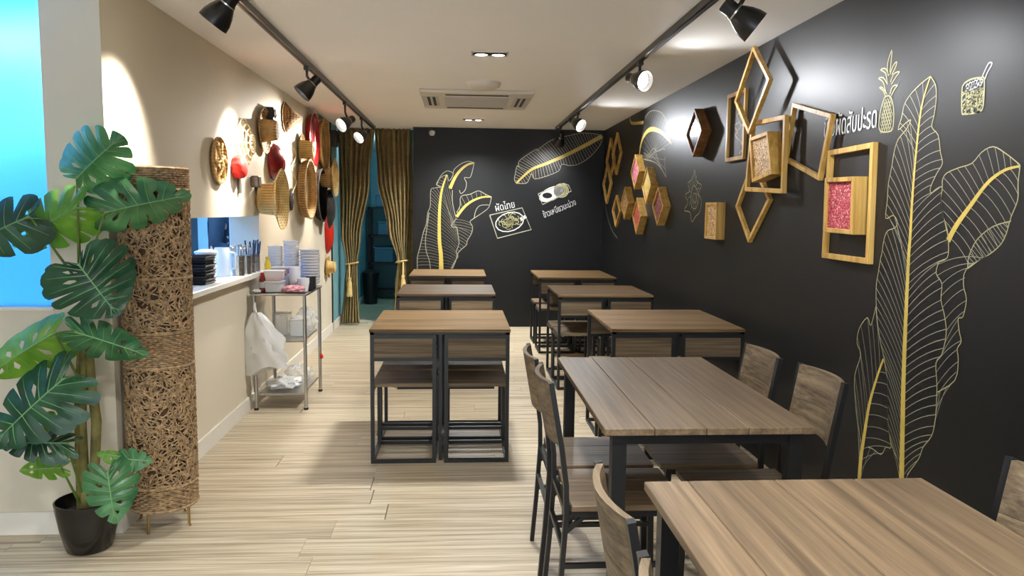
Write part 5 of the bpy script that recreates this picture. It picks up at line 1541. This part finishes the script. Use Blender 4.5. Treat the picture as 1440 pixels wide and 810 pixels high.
for k, (x, y, h) in enumerate(((-1.55, 5.12, 0.19), (-1.60, 5.28, 0.17))):
    t = thing('water_jug', ['clear plastic jug beside the white tub on the ledge', 'clear plastic jug deeper in the hatch beside the steel cups'][k], 'jug', (x, y, LZ))
    MB().lathe([(0, 0), (0.045, 0), (0.05, 0.02), (0.052, h * 0.8), (0.046, h), (0.043, h), (0.048, h * 0.8), (0.045, 0.02), (0, 0.006)], 24).build('body', M['jugp'], t, True)
    MB().lathe([(0, 0.007), (0.044, 0.007), (0.046, h * 0.65), (0, h * 0.65)], 20).build('water', M['clearp'], t, True)
    MB().tube([(0.05, 0, h * 0.85), (0.085, 0, h * 0.8), (0.085, 0, h * 0.3), (0.05, 0, h * 0.2)], 0.007, 8).build('handle', M['jugp'], t, True)
for k, (x, y, r, h, lab, um) in enumerate(((-1.47, 5.20, 0.040, 0.13, 'wide steel cup of spoons, first in the row on the ledge', M['chrome']), (-1.455, 5.33, 0.036, 0.125, 'steel cup of forks, second in the row on the ledge', M['chrome']),
                                          (-1.455, 5.45, 0.034, 0.125, 'steel cup of blue-handled utensils, third in the row on the ledge', M['blueu']), (-1.455, 5.565, 0.034, 0.125, 'steel cup of dark chopsticks, last in the row on the ledge', M['blueu']))):
    t = thing('utensil_cup', lab, 'cup', (x, y, LZ), 0, 'steel utensil cups on the ledge')
    MB().lathe([(0, 0), (r, 0), (r, h), (r * 0.95, h), (r * 0.95, 0.004), (0, 0.004)], 20).build('cup', M['chrome'], t, True)
    for z in (0.02, 0.055, 0.09):
        MB().lathe([(r, z), (r + 0.0015, z + 0.004), (r, z + 0.008)], 20).build('ring', M['chrome'], t, True)
    for j in range(7):
        a = j * 0.9 + k
        tp = (math.cos(a) * r * 1.1, math.sin(a) * r * 1.1, h + 0.045 + 0.012 * (j % 3) + (0.03 if k > 1 else 0))
        MB().tube([(math.cos(a) * r * 0.5, math.sin(a) * r * 0.5, 0.01), tp], [0.003, 0.0055 if k > 1 else 0.004], 6).build('utensil', um, t, True)
        if k < 2:
            MB().lathe([(0, -0.012), (0.008, -0.004), (0.009, 0.006), (0, 0.014)], 8, cx=tp[0], cy=tp[1], cz=tp[2]).build('utensil_tip', M['chrome'], t, True)

# ------------------------------------------------------------------ curtains and corridor
fab = weave('curtain_fabric', lin((122, 104, 66)), lin((172, 150, 102)), 30, 0.85, 0.15)
def interp(tab, z):
    for (z0, v0), (z1, v1) in zip(tab[:-1], tab[1:]):
        if z0 >= z >= z1:
            f = (z0 - z) / (z0 - z1)
            f = f * f * (3 - 2 * f)
            return v0 + (v1 - v0) * f
    return tab[-1][1]
def curtain(label, left, right, folds, y0, amp, tie, tassel_dx):
    t = thing('curtain', label, 'curtain', (0, y0, 0), 0, 'gold curtains in the doorway')
    nz, nu = 60, folds * 12
    vs, fs = [], []
    for i in range(nz + 1):
        z = 2.385 - (2.385 - 0.02) * i / nz
        a, b = interp(left, z), interp(right, z)
        wd = b - a
        for j in range(nu + 1):
            u = j / nu
            am = amp * (0.45 + 0.55 * min(1, wd / 0.4))
            yy = am * math.sin(2 * math.pi * folds * u + 0.5 * math.sin(3 * z)) + 0.25 * am * math.sin(2 * math.pi * folds * 2.3 * u + 2 * z)
            vs.append((a + wd * u + 0.006 * math.sin(9 * u + 4 * z), yy, z))
    for i in range(nz):
        for j in range(nu):
            fs.append((i * (nu + 1) + j, i * (nu + 1) + j + 1, (i + 1) * (nu + 1) + j + 1, (i + 1) * (nu + 1) + j))
    c = MB().add(vs, fs).build('drape', fab, t, True)
    sm = c.modifiers.new('thickness', 'SOLIDIFY')
    sm.thickness = 0.003
    if tie:
        zt = tie
        a, b = interp(left, zt) - 0.012, interp(right, zt) + 0.012
        MB().tube([((a + b) / 2 + math.cos(q) * (b - a) / 2, math.sin(q) * 0.055, zt + 0.012 * math.cos(q)) for q in [j * 2 * math.pi / 20 for j in range(21)]], 0.012, 6, False).build('tie_back', M['straw'], t, True)
        cx = (a + b) / 2 + tassel_dx
        ts = MB()
        ts.lathe([(0.0, 0.0), (0.009, -0.01), (0.009, -0.16), (0.024, -0.18), (0.018, -0.205), (0.03, -0.24), (0.036, -0.40), (0.0, -0.40)], 16, cx=cx, cy=-0.07, cz=zt)
        ts.build('tassel', M['straw'], t, True)
    return t
curtain('gold curtain tied back, left panel of the doorway beside the hats', [(2.4, -1.47), (1.8, -1.46), (1.1, -1.44), (0.75, -1.385), (0.5, -1.42), (0.0, -1.46)],
        [(2.4, -1.03), (1.8, -1.09), (1.05, -1.215), (0.75, -1.25), (0.5, -1.245), (0.0, -1.235)], 7, 9.46, 0.035, 0.76, -0.02)
curtain('gold curtain tied back, right panel of the doorway against the black wall', [(2.4, -1.03), (1.8, -1.005), (1.2, -0.88), (0.77, -0.765), (0.5, -0.80), (0.0, -0.83)],
        [(2.4, -0.60), (1.8, -0.615), (1.2, -0.635), (0.77, -0.655), (0.5, -0.63), (0.0, -0.62)], 7, 9.46, 0.035, 0.79, 0.02)
curtain('straight narrow gold curtain edge next to the black end wall', [(2.4, -0.66), (0.0, -0.66)], [(2.4, -0.575), (0.0, -0.575)], 2, 9.54, 0.02, None, 0)
cr = thing('curtain_rail', 'thin curtain rail across the top of the doorway', 'rail', (0, 9.46, 2.389))
MB().box((XL + 0.005, -0.02, -0.004), (-0.575, 0.02, 0.008)).build('rail', M['white'], cr)
# storage rack far down the corridor
rk = thing('storage_rack', 'black storage rack at the far end of the corridor', 'rack', (-1.15, 12.35, 0))
for sx in (-1, 1):
    for sy in (-1, 1):
        MB().box((sx * 0.27 - 0.02, sy * 0.18 - 0.02, 0), (sx * 0.27 + 0.02, sy * 0.18 + 0.02, 1.45)).build('post', M['black'], rk)
for z in (0.12, 0.55, 0.98, 1.42):
    MB().box((-0.29, -0.2, z), (0.29, 0.2, z + 0.03)).build('shelf', M['black'], rk)
for k, (x, z, w_, h, lab) in enumerate(((-0.05, 0.583, 0.30, 0.24, 'pale blue crate on the second shelf of the far rack'), (0.04, 1.013, 0.36, 0.22, 'pale blue crate on the third shelf of the far rack'), (0.0, 1.453, 0.34, 0.2, 'pale blue crate on top of the far rack'))):
    t = thing('crate', lab, 'crate', (-1.15 + x, 12.35, z), 0, 'crates on the far rack')
    MB().box((-w_ / 2, -0.15, 0), (w_ / 2, 0.15, h)).build('body', M['bluebox'], t, bevel=0.01)
    MB().box((-w_ / 2 - 0.01, -0.16, h - 0.03), (w_ / 2 + 0.01, 0.16, h)).build('rim', M['bluebox'], t, bevel=0.004)
bn = thing('waste_bin', 'dark bin standing left of the far rack', 'bin', (-1.34, 11.6, 0))
MB().lathe([(0, 0), (0.10, 0), (0.125, 0.45), (0, 0.45)], 20).build('body', M['black'], bn, True)
MB().lathe([(0.132, 0.44), (0.132, 0.47), (0.05, 0.52), (0, 0.525)], 20).build('lid', M['black'], bn, True)

# ------------------------------------------------------------------ kitchen beyond the hatch
fr = thing('fridge', 'dark fridge at the back of the kitchen seen through the hatch', 'fridge', (-3.34, 8.85, 0))
MB().box((-0.3, -0.3, 0.03), (0.3, 0.32, 1.9)).build('body', M['black'], fr, bevel=0.01)
MB().box((-0.295, -0.325, 0.7), (0.295, -0.305, 1.89)).build('door', M['black'], fr, bevel=0.005)
MB().box((-0.295, -0.325, 0.04), (0.295, -0.305, 0.68)).build('door', M['black'], fr, bevel=0.005)
MB().tube([(0.25, -0.34, 0.8), (0.25, -0.36, 0.85), (0.25, -0.36, 1.25), (0.25, -0.34, 1.3)], 0.01, 8).build('handle', M['chrome'], fr, True)
d1 = struct('door_1', MB().box((-3.06, 9.16, 0), (-2.40, 9.198, 2.05)), M['bluewall'], 'pale kitchen door')
MB().box((-2.46, 9.13, 0.98), (-2.44, 9.16, 1.12)).build('door_handle', M['chrome'], d1)
MB().box((-2.98, 9.152, 1.1), (-2.48, 9.16, 1.95)).build('door_panel', M['bluewall'], d1)

# person in the kitchen, side on, behind the hatch
def skin_mesh(name, verts, edges, mat, parent, root=0, sub=2):
    me = bpy.data.meshes.new(name)
    me.from_pydata([v[0] for v in verts], edges, [])
    me.materials.append(mat)
    o = bpy.data.objects.new(name, me)
    col.objects.link(o)
    o.parent = parent
    sk = o.modifiers.new('skin', 'SKIN')
    sk.use_smooth_shade = True
    for i, v in enumerate(verts):
        r = v[1]
        me.skin_vertices[0].data[i].radius = (r if isinstance(r, tuple) else (r, r))
    me.skin_vertices[0].data[root].use_root = True
    ss = o.modifiers.new('sub', 'SUBSURF')
    ss.levels = ss.render_levels = sub
    return o
pe = thing('person', 'person in a dark shirt standing side-on in the kitchen behind the hatch', 'person', (-2.16, 7.2, 0))
V = [((0, 0, 0.95), 0.13), ((0, 0, 1.12), (0.12, 0.14)), ((0.0, 0, 1.30), (0.12, 0.15)), ((0.02, 0, 1.42), 0.06), ((0.035, 0, 1.50), 0.052), ((0.05, 0, 1.58), 0.09), ((0.045, 0, 1.66), 0.075)]
E = [(0, 1), (1, 2), (2, 3), (3, 4), (4, 5), (5, 6)]
for s in (-1, 1):
    b = len(V)
    V += [((0, s * 0.17, 1.33), 0.06), ((0.0, s * 0.21, 1.06), 0.045), ((0.20, s * 0.17, 1.04), 0.036), ((0.26, s * 0.15, 1.06), (0.02, 0.035))]
    E += [(2, b), (b, b + 1), (b + 1, b + 2), (b + 2, b + 3)]
    for k, (dx, dy, dz) in enumerate(((0.09, 0.03, 0.0), (0.10, 0.01, -0.005), (0.095, -0.01, -0.005), (0.08, -0.03, -0.005), (0.04, -0.05 * s, 0.03))):
        c = len(V)
        hx, hy, hz = V[b + 3][0]
        V += [((hx + dx * 0.55, hy + dy, hz + dz), 0.009), ((hx + dx, hy + dy, hz + dz - 0.02), 0.008)]
        E += [(b + 3, c), (c, c + 1)]
    l = len(V)
    V += [((0, s * 0.09, 0.86), 0.085), ((0.01, s * 0.10, 0.48), 0.06), ((-0.01, s * 0.10, 0.09), 0.042), ((0.12, s * 0.11, 0.035), 0.035)]
    E += [(0, l), (l, l + 1), (l + 1, l + 2), (l + 2, l + 3)]
skin_mesh('body', V, E, M['skin'], pe)
SV = [((0, 0, 0.90), 0.15), ((0, 0, 1.12), (0.14, 0.16)), ((0.0, 0, 1.31), (0.135, 0.165)), ((0.01, 0, 1.39), 0.085)]
SE = [(0, 1), (1, 2), (2, 3)]
for s in (-1, 1):
    b = len(SV)
    SV += [((0, s * 0.17, 1.335), 0.078), ((0.0, s * 0.215, 1.07), 0.062), ((0.12, s * 0.19, 1.05), 0.055)]
    SE += [(2, b), (b, b + 1), (b + 1, b + 2)]
skin_mesh('shirt', SV, SE, M['shirt'], pe)
TV = [((0, 0, 0.94), 0.145)]
TE = []
for s in (-1, 1):
    l = len(TV)
    TV += [((0, s * 0.09, 0.84), 0.10), ((0.01, s * 0.10, 0.48), 0.075), ((-0.01, s * 0.10, 0.10), 0.06)]
    TE += [(0, l), (l, l + 1), (l + 1, l + 2)]
skin_mesh('trousers', TV, TE, M['shirt'], pe)
MB().lathe([(0.0, 0.115), (0.06, 0.10), (0.098, 0.05), (0.102, -0.01), (0.09, -0.05)], 18, cx=0.03, cz=1.64).build('hair', M['hair'], pe, True)
